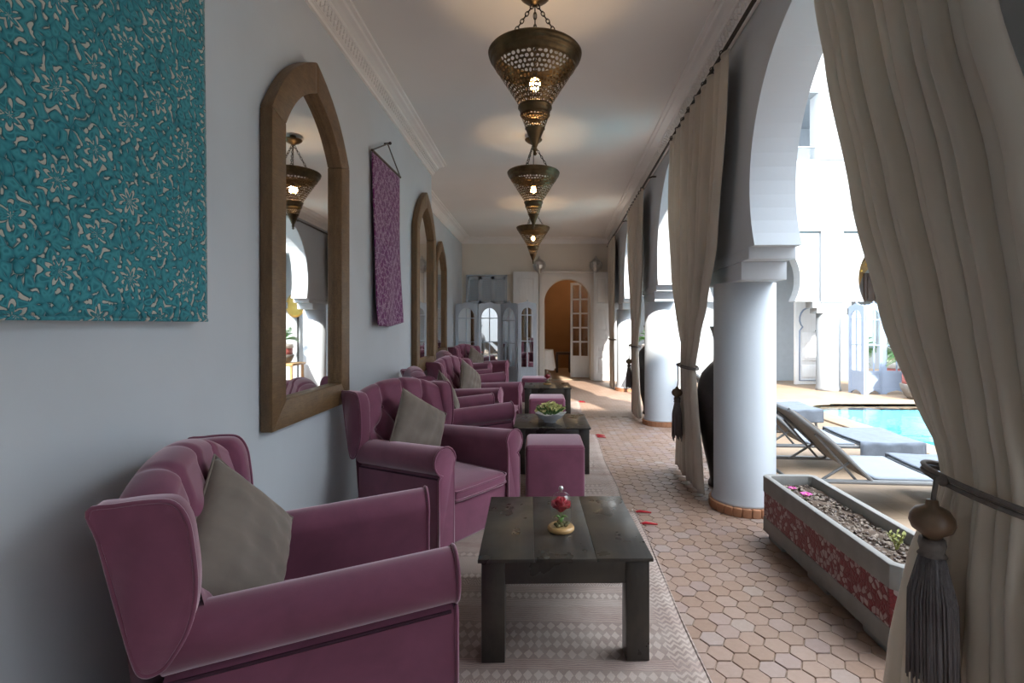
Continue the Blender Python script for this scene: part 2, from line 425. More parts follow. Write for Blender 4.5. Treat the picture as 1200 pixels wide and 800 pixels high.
# ================================================================= SETTING
CEIL = 3.19; FARY = 11.5; WL = -1.315; WR2 = -1.74; STEPY = 6.24
def arch_poly(u0, u1, z0, z1, ops):
    """outline of a wall strip with openings cut from its lower edge; ops: list of point lists from left foot to right foot"""
    p = [(u0, z0)]
    for o in ops: p += o
    return p+[(u1, z0), (u1, z1), (u0, z1)]
def shoe(uc, zc, Rr, half, z0, n=28, jamb=None):
    """horseshoe arch from (uc-half,z0) over the top; half<R gives the horseshoe return. jamb: straight sides down to this z"""
    dz = math.sqrt(max(Rr*Rr-half*half, 0))
    a0 = PI+math.asin(min(1, dz/Rr)); a1 = -math.asin(min(1, dz/Rr))
    pts = [(uc+Rr*math.cos(lerp(a0, a1, i/n)), zc+Rr*math.sin(lerp(a0, a1, i/n))) for i in range(n+1)]
    if jamb is not None: pts = [(pts[0][0], jamb)]+pts+[(pts[-1][0], jamb)]
    return pts

floor = struct(MB().box(-2, 1.75, -3, 14.6, -.12, -.007).build('floor', MT['mortar']))
# far half of the corridor floor: paving too small to tell apart
MB().box(-1.74, 1.75, 6.95, 11.5, -.03, 0).build('floor_paving', MT['farfloor'], floor)
MB().box(-.2, 1.7, 11.5, 14.5, -.03, .02).build('inner_room_floor', MT['coping'], floor)
# hexagonal tiles
def hexpts(s, h, gap=.0022, n=6):
    return [((s-gap)*math.cos(PI/3*k), (h-gap)*1.1547*math.sin(PI/3*k)) for k in range(6)]
HX, HYY = .0525, .0455
def tile_mesh(cx=0, cy=0, tz=0):
    top = [(x*.968, y*.968) for x, y in hexpts(HX, HYY)]; mid = hexpts(HX, HYY)
    vv = [(cx+x, cy+y, tz) for x, y in top]+[(cx+x, cy+y, tz-.003) for x, y in mid]+[(cx+x, cy+y, -.02) for x, y in mid]
    ff = [tuple(range(6))]
    for a in (0, 6):
        ff += [(a+i, a+6+i, a+6+(i+1) % 6, a+(i+1) % 6) for i in range(6)]
    return vv, ff
spots = []
col_dx, row_dy = HX*1.5, HYY*2
for i in range(int(3.2/col_dx)):
    for j in range(int(6.3/row_dy)):
        x = -1.28+i*col_dx; y = .72+j*row_dy+(row_dy/2 if i % 2 else 0)
        if -.62 < x < .50 and y < 6.9: continue
        if x > 1.70 or y > 6.92: continue
        spots.append((x, y))
vis = [s for s in spots if s[0] > .3 and s[1] > 1.15 and s[0] < 1.25+.042*(s[1]-3)+.25 and VX+FPX*s[0]/s[1] < 1110]
vis.sort(key=lambda s: s[1]); near = vis[:300]; ns = set(near)
proto = None
for x, y in near:
    if proto is None:
        v_, f_ = tile_mesh(); m = MB(); m.add(v_, f_); proto = m.build('tile', MT['tile'], floor, loc=(x, y, random.uniform(-.0012, .0012)))
    else: inst(proto, 'tile', floor, (x, y, random.uniform(-.0012, .0012)), (random.uniform(-.012, .012), random.uniform(-.012, .012), random.choice((0, PI))))
m = MB()
for s in spots:
    if s not in ns:
        v_, f_ = tile_mesh(s[0], s[1], random.uniform(-.0012, .0012)); m.add(v_, f_)
stuff(m.build('tile_field', MT['tile'], floor))

struct(MB().box(-2, 1.72, -3, FARY+.2, CEIL, CEIL+.35).build('ceiling', MT['ceiling']))
wl = struct(MB().box(WL-.5, WL, -3, STEPY, 0, CEIL).box(WR2-.3, WR2, STEPY, FARY+.2, 0, CEIL).build('wall_left', MT['wall']))
# south end of the corridor, behind the camera
struct(MB().box(-1.3, 1.6, -3.05, -2.9, 0, CEIL).build('wall_back', MT['wall']))
# far wall with arched doorway
dx0, dx1 = .115, 1.15; dc = (dx0+dx1)/2; dr = (dx1-dx0)/2
door_pts = shoe(dc, 1.75, dr, dr-.005, 0, 24, jamb=0.0)
struct(MB().prism(arch_poly(WR2-.2, 1.85, 0, CEIL, [door_pts]), FARY, FARY+.22, 'y').build('wall_far', MT['beige']))
# raised white frame around the arch
fp = arch_poly(-.0, 1.29, 1.62, 2.40, [shoe(dc, 1.75, dr+.01, dr+.005, 1.62, 24, jamb=1.62)])
trim = struct(MB().prism(fp, FARY-.035, FARY, 'y').build('trim_1', MT['trimwhite'], bevel=.004))
MB().box(-.0, .105, FARY-.035, FARY, 0, 1.62).box(1.16, 1.29, FARY-.035, FARY, 0, 1.62).build('jamb', MT['trimwhite'], trim)
MB().box(-.03, 1.32, FARY-.06, FARY, 2.40, 2.45).build('lintel_moulding', MT['trimwhite'], trim, bevel=.006)
# inner room
struct(MB().box(-.3, -.2, FARY+.22, 14.6, 0, 2.8).box(1.7, 1.8, FARY+.22, 14.6, 0, 2.8).box(-.3, 1.8, 14.5, 14.6, 0, 2.8).box(-.3, 1.8, FARY+.22, 14.6, 2.8, 2.9).build('wall_inner_room', MT['warmwall']))

# cornices: stepped mouldings with a lattice frieze
def cornice_profile():      # (out, z) from the wall down-up
    return [(0, 3.06), (.02, 3.06), (.025, 3.075), (.035, 3.08), (.04, 3.09), (.075, 3.135), (.085, 3.14), (.09, 3.15), (.12, 3.16), (.15, 3.165), (.16, 3.175), (.185, 3.178), (.19, CEIL), (0, CEIL)]
def cornice(name, p0, p1, out, n, ztop=CEIL):
    # extruded along p0->p1, 'out' = unit vector away from the wall
    p0 = Vector(p0); p1 = Vector(p1); out = Vector(out); m = MB()
    pr = cornice_profile(); k = len(pr)
    vv = [p0+out*a+Vector((0, 0, z)) for a, z in pr]+[p1+out*a+Vector((0, 0, z)) for a, z in pr]
    m.add(vv, [(i, (i+1) % k, k+(i+1) % k, k+i) for i in range(k)]+[tuple(range(k))[::-1], tuple(range(k, 2*k))])
    o = struct(m.build(name, MT['cornice']))
    if n:
        # pierced frieze on the sloping face: crossing ribs and a ring at every crossing
        L = (p1-p0).length; d = (p1-p0).normalized(); m = MB()
        a0, z0, a1, z1 = .042, 3.092, .074, 3.133
        nn = Vector((z1-z0, 0, -(a1-a0))); nrm = (out*nn.x+Vector((0, 0, nn.z))).normalized()
        def P(s, t, h=0.0): return p0+d*s+out*lerp(a0, a1, t)+Vector((0, 0, lerp(z0, z1, t)))+nrm*h
        st = L/n
        for i in range(n):
            s0 = i*st; w_ = .0045
            for (ta, tb) in ((0, 1), (1, 0)):
                q = [P(s0, ta), P(s0+st, tb)]; e = d*w_
                m.add([q[0]-e, q[0]+e, q[1]+e, q[1]-e, q[0]-e*.4+nrm*.007, q[0]+e*.4+nrm*.007, q[1]+e*.4+nrm*.007, q[1]-e*.4+nrm*.007], [(4, 5, 6, 7), (0, 1, 5, 4), (1, 2, 6, 5), (2, 3, 7, 6), (3, 0, 4, 7)])
            c = P(s0+st/2, .5, .008); rr = .008
            rim = [c+d*rr*math.cos(PI/3*j)+(P(0, 1)-P(0, 0)).normalized()*rr*math.sin(PI/3*j) for j in range(6)]
            m.add([c+nrm*.004]+rim, [(0, 1+j, 1+(j+1) % 6) for j in range(6)])
        for t in (-.12, 1.1):
            m.tube([P(0, t, .002), P(L, t, .002)], .005, 6)
        stuff(m.build('lattice_frieze', MT['cornice'], o))
    return o
cornice('trim_2', (WL, -2.9, 0), (WL, STEPY, 0), (1, 0, 0), 190)
cornice('trim_3', (WR2, STEPY, 0), (WR2, FARY, 0), (1, 0, 0), 0)
cornice('trim_4', (WR2, FARY, 0), (1.62, FARY, 0), (0, -1, 0), 0)
cornice('trim_5', A(-2.9, -.005), A(FARY, -.005), (-math.cos(SK), math.sin(SK), 0), 240)
struct(MB().box(WR2, WR2+.015, STEPY, FARY, 0, .1).build('baseboard_left', MT['wallwhite']))

# ---- arcade (right wall of the corridor), built along u with local origin at u=3
TH = .27
cols = [-1.55, .98, 3.52, 6.45, 9.72]
bays = [(-1.55, .98, 1.0), (.98, 3.52, 1.0), (3.52, 6.45, 1.0), (6.45, 9.72, 1.0)]
wr = thing('wall_right', None, None, (1.25, 3.0, 0), AR); struct(wr)
m = MB()
for a, b, _ in bays:
    c = (a+b)/2; half = (b-a)/2-.53 if b < 9 else 1.0; Rr = min(half+.1, .98)
    if half > .95: half = .93; Rr = .98
    if 0 < b < 4 and a > 0: half = .72; Rr = .80
    m.prism(arch_poly(a-3, b-3, 1.71, CEIL, [shoe(c-3, 1.711+math.sqrt(Rr*Rr-half*half), Rr, half, 1.71, 40, jamb=1.71)]), 0, TH, 'x')
# last half bay up to the far wall
m.prism(arch_poly(9.72-3, FARY-3, 1.71, CEIL, [shoe(10.68-3, 2.02, .70, .62, 1.71, 30, jamb=1.71)]), 0, TH, 'x')
m.build('arcade_wall', MT['wallwhite'], wr)
MB().box(0, TH, -6.0, -1.55-3, 0, CEIL).box(0, TH, 11.30-3, FARY-3, 0, 1.71).build('end_pier', MT['wallwhite'], wr)
m = MB(); m2 = MB()
for a, b, _ in bays: pass
def caps(u, l, r):
    # stepped corbels up to the two arch feet at u-l and u+r
    for f, z0, z1 in ((.62, 1.526, 1.64), (.85, 1.64, 1.712)):
        MB().box(-.004, TH+.004, u-3-l*f, u-3+r*f, z0, z1).build('corbel', MT['wallwhite'], wr, bevel=.006)
def foot(a, b):
    c = (a+b)/2; half = (b-a)/2-.53
    if half > .95: half = .93
    if b < 4 and a > 0: half = .72
    if b > 9: half = .93
    return c-half, c+half
ft = [foot(a, b) for a, b, _ in bays]
caps(.98, .98-ft[0][1], ft[1][0]-.98); caps(3.52, 3.52-ft[1][1], ft[2][0]-3.52)
caps(6.45, 6.45-ft[2][1], ft[3][0]-6.45); caps(9.72, 9.72-ft[3][1], 10.06-9.72)
caps(-1.55, .35, ft[0][0]+1.55)
clab = {1: 'white plaster column nearest the camera, beyond the right edge of the picture, at the near end of the arcade',
        2: 'large round white column with terracotta tile ring, standing behind the concrete planter',
        3: 'second round white column along the arcade, between the first and second gathered linen curtains',
        4: 'farthest round white arcade column, mostly hidden behind the second gathered curtain',
        0: 'white plaster column behind the camera at the end of the arcade'}
ringtile = None
for i, u in enumerate(cols):
    t = thing('column', clab[i], 'column', A(u, TH/2), AR, 'white columns of the arcade')
    MB().lathe([(.205, .055), (.215, .06), (.213, .075), (.2, .11), (.2, 1.526)], 40, (0, 0, 0)).build('shaft', MT['wallwhite'], t, smooth=True)
    n = 24
    if i == 2:
        for k in range(n):
            a = 2*PI*k/n
            if ringtile is None:
                mm = MB(); da = PI/n*.95
                mm.prism([(.19*math.cos(-da), .19*math.sin(-da)), (.232*math.cos(-da), .232*math.sin(-da)), (.233, 0), (.232*math.cos(da), .232*math.sin(da)), (.19*math.cos(da), .19*math.sin(da))], 0, .058, 'z')
                ringtile = mm.build('ring_tile', MT['terracotta'], t, bevel=.004, seg=1)
            else: inst(ringtile, 'ring_tile', t, (0, 0, 0), (0, 0, a))
    else:
        mm = MB(); da = PI/n*.95
        for k in range(n):
            a = 2*PI*k/n
            mm.prism([(r_*math.cos(a+s_), r_*math.sin(a+s_)) for r_, s_ in ((.19, -da), (.232, -da), (.232, da), (.19, da))], 0, .058, 'z')
        stuff(mm.build('ring_tiles', MT['terracotta'], t))

# ---- courtyard
struct(MB().box(1.75, 4.0, -3.2, 8.05, -.1, 0).box(1.75, 12, 8.05, 11.8, -.1, 0).box(4.0, 12, -3.2, 3.3, -.1, 0).box(10.6, 12, 3.3, 8.05, -.1, 0).build('courtyard_floor', MT['yard']))
pool = thing('swimming_pool', None, None, (0, 0, 0)); struct(pool)
MB().box(4.0, 10.6, 3.3, 8.05, -.85, -.75).box(3.96, 4.0, 3.3, 8.05, -1.25, -.002).box(10.6, 10.64, 3.3, 8.05, -1.25, -.002).box(4, 10.6, 8.05, 8.09, -1.25, -.002).box(4, 10.6, 3.26, 3.3, -1.25, -.002).build('basin', MT['pooltile'], pool)
MB().add([(4.0, 3.3, -.02), (10.6, 3.3, -.02), (10.6, 8.05, -.02), (4.0, 8.05, -.02)], [(0, 1, 2, 3)]).build('water', MT['water'], pool)
MB().box(3.7, 4.005, 3.2, 8.35, 0, .025).box(4.01, 10.7, 8.045, 8.35, 0, .025).build('coping', MT['coping'], pool, bevel=.01)
# corner fillet of the coping
MB().prism([(4.05, 7.98), (4.05, 7.5)]+[(4.05+.48*(1-math.sin(a)), 7.98-.48*(1-math.cos(a))) for a in [PI/2*(1-k/8) for k in range(9)]], 0, .024, 'z').build('coping_corner', MT['coping'], pool)

FY = 9.6
north = thing('wall_courtyard_north', None, None, (0, 0, 0)); struct(north)
fc = [2.62, 5.5, 8.25, 11.0]
m = MB()
for a, b in zip([1.55]+fc, fc+[12.4]):
    c = (a+b)/2
    if b-a > 2: m.prism(arch_poly(a, b, 1.68, 3.0, [shoe(c, 2.1, .86, .76, 1.68, 32, jamb=1.68)]), FY+.05, FY+.3, 'y')
    else: m.box(a, b, FY+.05, FY+.3, 2.6, 3.0)
m.build('arcade_panel', MT['facade'], north)
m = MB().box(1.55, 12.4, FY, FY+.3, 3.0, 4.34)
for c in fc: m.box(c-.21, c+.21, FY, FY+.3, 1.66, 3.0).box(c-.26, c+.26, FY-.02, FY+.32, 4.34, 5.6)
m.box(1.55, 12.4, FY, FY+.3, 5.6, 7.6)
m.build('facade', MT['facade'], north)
m = MB()
for c in fc:
    m.box(c-.36, c+.36, FY+.02, FY+.28, 1.56, 1.68).box(c-.28, c+.28, FY+.02, FY+.28, 1.46, 1.56)
m.build('corbels', MT['facade'], north)
MB().box(1.55, 12.4, FY+1.8, FY+1.95, 0, 2.95).box(1.55, 12.4, FY+.3, FY+1.95, 2.95, 3.15).box(1.55, 12.4, FY+1.8, FY+1.95, 3.15, 5.6).box(1.55, 12.4, FY+.3, FY+1.95, 5.6, 5.75).box(12.3, 12.4, FY+.3, FY+1.95, 0, 5.7).build('gallery_wall', MT['bluegreywall'], north)
m = MB()
for a, b in zip(fc, fc[1:]):
    m.tube([(a+.26, FY+.15, 4.62), (b-.26, FY+.15, 4.62)], .018, 8)
    for k in range(1, 4):
        x = lerp(a+.26, b-.26, k/4); m.tube([(x, FY+.15, 4.34), (x, FY+.15, 4.62)], .010, 6)
m.build('balcony_rail', MT['facade'], north)
m = MB()
for a, b in zip(fc, fc[1:]): m.box(a+.3, b-.3, FY+.145, FY+.155, 4.36, 4.6)
m.build('balcony_glass', MT['glass'], north)
for i, c in enumerate(fc):
    t = thing('courtyard_column', ['white column across the courtyard, left of the open grey door', 'white round column across the pool, between grey door and blue mirrored screen', 'white column across the pool hidden behind the near curtain', 'white column at the far right end of the courtyard arcade'][i], 'column', (c, FY+.15, 0), 0, 'columns across the courtyard')
    MB().lathe([(.22, 0), (.22, .05), (.205, .09), (.205, 1.47)], 28).build('shaft', MT['facade'], t, smooth=True)
# added wings outside the view, placed to keep the sun off the courtyard
def wing(name, x0, x1, y0, y1, h, face):
    m = MB().box(x0, x1, y0, y1, 0, h); o = struct(m.build(name, MT['facade']))
    w_ = MB()
    if face == 'y':
        for k in range(4):
            x = x0+1.6+k*2.4
            for z in (.6, 4.3): w_.box(x, x+1.0, y1, y1+.03, z, z+1.6)
    else:
        for k in range(4):
            y = y0+1.6+k*2.6
            for z in (.6, 4.3): w_.box(x0-.03, x0, y, y+1.0, z, z+1.6)
    w_.build('shutters', MT['bluewood'], o)
wing('sunblock_wing_south', 1.9, 12.4, -3.6, -3.2, 8.0, 'y')
wing('sunblock_wing_east', 12.0, 12.4, -3.2, FY, 6.5, 'x')

# recess: wooden window, arch and door of the opposite gallery
t = thing('gallery_window', 'dark brown wooden shuttered window under the arch across the pool', 'window', (7.38, FY+1.50, 0))
MB().box(-.36, .36, -.05, .0, 1.74, 2.36).build('window_frame', MT['darkwood'], t, bevel=.01)
for k in range(4): MB().box(-.30+k*.155, -.17+k*.155, -.075, -.045, 1.80, 2.30).build('shutter_board', MT['darkwood'], t, bevel=.006)
t = thing('gallery_arch', 'carved golden brown wooden arch soffit behind the opposite arch', 'arch', (7.78, FY+1.72, 0))
m = MB(); n = 16; pr = []
for k in range(n+1):
    a = PI*k/n; pr.append((1.02*math.cos(a), 1.9+1.02*math.sin(a)))
for k in range(n, -1, -1):
    a = PI*k/n; pr.append((.84*math.cos(a), 1.9+.84*math.sin(a)))
m.prism(pr, -.18, .05, 'y').build('arch_band', MT['pale_wood'], t)
boss = None
for k in range(17):
    a = PI*k/16; p = (.93*math.cos(a), -.18, 1.9+.93*math.sin(a))
    if boss is None: boss = MB().ball((0, 0, 0), .03, 8).build('carved_boss', MT['brassgold'], t, loc=p)
    else: inst(boss, 'carved_boss', t, p)
t = thing('gallery_door', 'pale grey panelled door with keyhole arch moulding across the courtyard', 'door', (5.58, 10.55, 0), R(8))
MB().box(-.34, .34, 0, .045, .02, 2.75).build('leaf', MT['palewood'], t, bevel=.006)
def keyhole(sx, sz, z0):
    p = [(-.24*sx, z0), (.24*sx, z0), (.24*sx, 1.12*sz), (.17*sx, 1.2*sz)]
    for k in range(13):
        a = lerp(-.5, PI+.5, k/12); p.append((.24*sx*math.cos(a), 1.36*sz+.24*sx*math.sin(a)))
    return p+[(-.17*sx, 1.2*sz), (-.24*sx, 1.12*sz)]
m = MB(); kp = keyhole(1, 1, .1); m.tube([(a, -.005, b) for a, b in kp], .016, 6, closed=True); m.build('keyhole_moulding', MT['bluescreen'], t, smooth=True)
for z0, z1 in ((.16, .42), (.50, .76), (.84, 1.08)): MB().box(-.19, .19, -.012, .005, z0, z1).build('panel', MT['palewood'], t, bevel=.008)
MB().tube([(.10, -.03, 1.12), (.2, -.03, 1.12)], .012, 8).build('handle', MT['iron'], t)
struct(MB().box(6.06, 6.26, FY+1.72, FY+1.8, 0, 2.6).build('dark_gap_strip', MT['gapshade']))  # solid dark box; the shade of the gap beside the door is its colour
# ================================================================= THINGS
# ---- wall hangings
def cloth_fn(y0, y1, z0, z1, off, rip, sag=0.0):
    def f(u, v):
        y = lerp(y0, y1, u); z = lerp(z1, z0, v)
        x = off+rip*(math.sin(u*13+1)*.5+math.sin(u*7.3+v*2)*.5)*(.25+.75*v)+.012*v
        return (x, y, z-sag*math.sin(PI*u)*v)
    return f
t = thing('wall_tapestry', 'large teal cut velvet hanging with floral relief at left edge of the grey wall', 'tapestry', (WL, 1.225, 1.27))
MB().grid(cloth_fn(-.75, .715, 0, 1.5, .035, .012), 80, 60).build('cloth', MT['teal'], t, smooth=True, solid=.008)
m = MB(); m.tube([(.05+.012*math.sin(k/60*13+1)*.5, lerp(-.75, .715, k/60), -.004) for k in range(61)], .007, 6); m.build('hem', MT['teal'], t, smooth=True)
m = MB(); m.tube([(.038, .717, 1.5), (.04, .717, .7), (.046, .719, -.004)], .006, 6); m.build('edge_piping', MT['teal'], t, smooth=True)
MB().tube([(.03, -.85, 1.5), (.03, .78, 1.5)], .014, 10).build('hanging_rod', MT['darkwood'], t)

t = thing('wall_hanging', 'narrow purple brocade hanging on a cord between the two nearest arched mirrors', 'tapestry', (WL, 4.32, 1.24))
def ph(u, v):
    y = lerp(-.37, .40, u)*(1-.10*v*(1-u)); z = lerp(1.345+.02*u, 0.0+.03*u, v)
    x = .025+.045*v*v*(1-u*.4)+.010*math.sin(u*9+v*5)*v
    return (x, y, z-.02*math.sin(PI*u)*v)
MB().grid(ph, 30, 50).build('cloth', MT['purplecloth'], t, smooth=True, solid=.008)
MB().tube([(.03, -.385, 1.35), (.03, .415, 1.37)], .010, 8).build('rod', MT['darkwood'], t)
MB().tube([(.03, -.385, 1.35), (.03, 0.02, 1.54), (.03, .415, 1.37)], .006, 6).build('cord', MT['rope'], t)
MB().tube([(-.005, .02, 1.54), (.05, .02, 1.545)], .008, 8).ball((.05, .02, 1.545), .014, 8).build('nail', MT['iron'], t)

# ---- arched mirrors: frame made of stiles, bottom rail and two curved head pieces
def make_mirror(label, loc):
    t = thing('arched_mirror', label, 'mirror', loc, 0, 'brown wooden arched mirrors on the left wall')
    W, Hs, Ht, fw, D = .49, 1.53, 1.985, .135, .06
    def ogive(hw, hs, ht, n):       # left shoulder to apex
        p = []
        # circular arc tangent-ish to the stile: bulged chord
        for k in range(n+1):
            q = k/n; y = lerp(-hw, 0, q); z = lerp(hs, ht, q); b = .062*hw/.49*math.sin(PI*q)**.9
            d = Vector((-(ht-hs), hw)).normalized(); p.append((y+d.x*b, z+d.y*b))
        return p
    n = 14; o = ogive(W, Hs, Ht, n); i_ = ogive(W-fw, Hs-.03, Ht-.175, n)
    def piece(poly, name):
        return MB().prism(poly, 0, D, 'x').build(name, MT['frame'], t, bevel=.006)
    piece([(-W, 0), (-W+fw, fw), (-W+fw, Hs-.03), (-W, Hs)], 'stile')
    piece([(W, 0), (W-fw, fw), (W-fw, Hs-.03), (W, Hs)], 'stile')
    piece([(-W, 0), (W, 0), (W-fw, fw), (-W+fw, fw)], 'bottom_rail')
    for s in (1, -1):
        MB().prism([(s*a, b) for a, b in o]+[(s*a, b) for a, b in i_[::-1]], 0, D, 'x').build('arch_head', MT['frame'], t, bevel=.006)
    # inner dark rebate and the glass
    ii = [(-W+fw, fw)]+i_+[(-a, b) for a, b in i_[::-1][1:]]+[(W-fw, fw)]
    MB().prism([(a*1.02, lerp(.9, b, 1.01)) for a, b in ii], .006, .014, 'x').build('glass', MT['mirror'], t)
    return t
make_mirror('tall wooden pointed-arch mirror nearest the camera, reflecting a brass lantern and a bright arch', (WL+.004, 2.89, .742))
make_mirror('second arched wooden mirror, at the end of the near wall right of the purple hanging', (WL+.004, 5.73, .742))
make_mirror('third and farthest arched wooden mirror, on the set-back part of the wall', (WR2+.004, 8.83, .70))

# ---- armchairs (local x = forward, y = to the sitter's left, origin under the back)
CW, CF, CH, CBK = .375, .86, .59, .815
ROWS = [(.700, (-.165, 0, .165)), (.570, (-.245, -.083, .083, .245)), (.44, (-.165, 0, .165))]
def back_depth(y, z):
    d = 0.0
    rows = ROWS
    for zz, ys in rows:
        for yy in ys:
            r2 = ((y-yy)/.034)**2+((z-zz)/.034)**2; d += .040*math.exp(-r2)
    # creases: diagonals between buttons, verticals to the crown
    def crease(a, b, amp, sg):
        ax, az = a; bx, bz = b; L2 = (bx-ax)**2+(bz-az)**2
        q = max(0, min(1, ((y-ax)*(bx-ax)+(z-az)*(bz-az))/L2)); dx = y-(ax+q*(bx-ax)); dz = z-(az+q*(bz-az))
        return amp*math.exp(-(dx*dx+dz*dz)/sg**2)
    cr = 0.0
    for i in range(len(rows)-1):
        for ya in rows[i][1]:
            for yb in rows[i+1][1]:
                if abs(ya-yb) < .1: cr = max(cr, crease((ya, rows[i][0]), (yb, rows[i+1][0]), .024, .016))
    for ya in rows[0][1]: cr = max(cr, crease((ya, .700), (ya*1.08, .90), .024, .015))
    return d*.8+cr
def front_x(z): return lerp(.235, .115, max(0, min(1, (z-.30)/.52)))
def crown(y): return CBK-.045+.100*max(0, math.cos(min(1, abs(y)/.325)*PI/2))**.55
PIP = MT['velvet']
def make_chair(label, loc, rz):
    t = thing('tufted_armchair', label, 'armchair', loc, rz, 'plum velvet armchairs along the wall')
    V = MT['velvet']
    MB().box(.12, .835, -.30, .30, 0, .235).build('base', V, t, bevel=.018, seg=3)
    # seat cushion
    def sc(u, v):
        a = 2*PI*u; p = (1-abs(2*v-1)**3)**.5 if 0 < v < 1 else 0
        ex = .22; cx = math.copysign(abs(math.cos(a))**ex, math.cos(a)); cy = math.copysign(abs(math.sin(a))**ex, math.sin(a))
        rr = .93+.07*p if 0 < v < 1 else 0
        if v in (0, 1): rr = 0
        z = .232+.07*v+(.018*(v > .5)*(1-rr))
        return (.52+.335*cx*rr, .228*cy*rr, z)
    prof = [(0, .234), (.6, .234), (.97, .236), (1, .25), (1.0, .285), (.975, .302), (.9, .31), (.6, .318), (0, .322)]
    m = MB(); N = 48; vv = []
    for r_, z in prof:
        for j in range(N):
            a = 2*PI*j/N; ex = .16
            vv.append((.53+.335*r_*math.copysign(abs(math.cos(a))**ex, math.cos(a)), .232*r_*math.copysign(abs(math.sin(a))**ex, math.sin(a)), z))
    m.add(vv, [(i*N+j, i*N+(j+1) % N, (i+1)*N+(j+1) % N, (i+1)*N+j) for i in range(len(prof)-1) for j in range(N)])
    cu = m.build('seat_cushion', V, t, smooth=True)
    m = MB()
    for z in (.252, .300): m.tube([(.53+.338*math.copysign(abs(math.cos(2*PI*j/40))**.16, math.cos(2*PI*j/40)), .234*math.copysign(abs(math.sin(2*PI*j/40))**.16, math.sin(2*PI*j/40)), z) for j in range(40)], .005, 6, closed=True)
    m.build('piping', V, cu, smooth=True)
    # arms
    for s in (-1, 1):
        cen, rr = .300, .078
        prof = [(.236, 0.0), (.236, .47)]
        for k in range(13):
            a = lerp(PI*.95, -PI*.42, k/12); prof.append((cen+rr*math.cos(a), .512+rr*math.sin(a)))
        prof += [(.338, .428), (.346, .415), (.346, 0.0)]
        m = MB(); k = len(prof); secs = [(.13, .98, .002), (.2, 1, 0), (.80, 1, 0), (.842, 1, 0), (CF-.006, .985, .003), (CF, .93, .012)]
        vv = []
        for x, sc_, dz in secs:
            for y, z in prof:
                yy = .291+(y-.291)*sc_; zz = z if z < .01 else z-dz
                if z > .1: zz -= .024+.055*(CF-x)/CF
                vv.append((x, s*yy, zz))
        ff = [(i*k+j, i*k+(j+1) % k, (i+1)*k+(j+1) % k, (i+1)*k+j) for i in range(len(secs)-1) for j in range(k)]
        ff += [tuple(range(k)), tuple(range((len(secs)-1)*k, len(secs)*k))]
        m.add(vv, ff); ar = m.build('arm', V, t, smooth=True); ar.data.set_sharp_from_angle(angle=R(50))
        m = MB(); m.tube([(CF-.004, s*y, z-(.024 if z > .1 else 0)) for y, z in prof[:]], .0065, 6); m.build('piping', V, ar, smooth=True)
        m = MB(); m.tube([(.14, s*.345, .354), (CF-.02, s*.345, .398)], .005, 6); m.build('seam', MT['velvetseam'], ar)
    # tufted back
    def bk(u, v):
        y = lerp(-.318, .318, u); top = crown(y)-.035
        if v < .62:
            q = v/.62; z = lerp(.27, top, q); puff = .03*math.sin(PI*min(1, max(0, (z-.2)/.75)))
            return (front_x(z)+puff-back_depth(y, z), y, z)
        if v < .85:
            q = (v-.62)/.23; a = lerp(0, PI, q); xf = front_x(top); xb = .012
            puff = .03*math.sin(PI*min(1, max(0, (top-.2)/.75)))
            xc = (xf+puff+xb)/2; hw = (xf+puff-xb)/2; z = top+.040*math.sin(a)
            dd = back_depth(y, z)*(1-q)
            return (xc+hw*math.cos(a)-dd*max(0, math.cos(a)), y, z-dd*.6*math.sin(a))
        q = (v-.85)/.15; z = lerp(top, .02, q); return (lerp(.012, .10, q), y, z)
    b = MB().grid(bk, 84, 96).build('backrest', V, t, smooth=True)
    btn = None
    for zz, ys in ROWS:
        for yy in ys:
            p = (front_x(zz)+.03*math.sin(PI*(zz-.2)/.75)-back_depth(yy, zz)+.004, yy, zz)
            if btn is None: btn = MB().ball((0, 0, 0), .012, 8).build('button', V, b, smooth=True, loc=p)
            else: inst(btn, 'button', b, p)
    # wings
    ol = [(.0, CBK-.005), (.05, CBK+.002), (.12, CBK+.004), (.165, CBK-.006), (.192, CBK-.05), (.203, .70), (.210, .62), (.206, .55), (.190, .49), (.165, .445), (.14, .415), (.105, .41), (.085, .45), (.05, .60), (.02, .74)]
    ol = smoothpoly(ol, 4)
    for s in (-1, 1):
        m = MB(); k = len(ol); cx = sum(p[0] for p in ol)/k; cz = sum(p[1] for p in ol)/k
        secs = [(.305, .86), (.313, .95), (.327, 1.0), (.370, 1.0), (.384, .985), (.390, .95)]
        vv = []
        for y, sc_ in secs:
            for a, b_ in ol:
                # inset by a fixed distance rather than by scale
                dx, dz = a-cx, b_-cz; L = math.hypot(dx, dz); q = 1-(1-sc_)*.16/L
                vv.append((cx+dx*q, s*y, cz+dz*q))
        ff = [(i*k+j, i*k+(j+1) % k, (i+1)*k+(j+1) % k, (i+1)*k+j) for i in range(len(secs)-1) for j in range(k)]
        ff += [tuple(range(k)), tuple(range((len(secs)-1)*k, len(secs)*k))]
        wg = m.add(vv, ff).build('wing', V, t, smooth=True)
        wg.data.set_sharp_from_angle(angle=R(55))
        MB().tube([(a, s*.384, b_) for a, b_ in ol], .006, 6, closed=True).build('piping', V, wg, smooth=True)
    return t
MT['velvetseam'] = plain('dark_plum_seam', (.05, .014, .03), .9, .1)
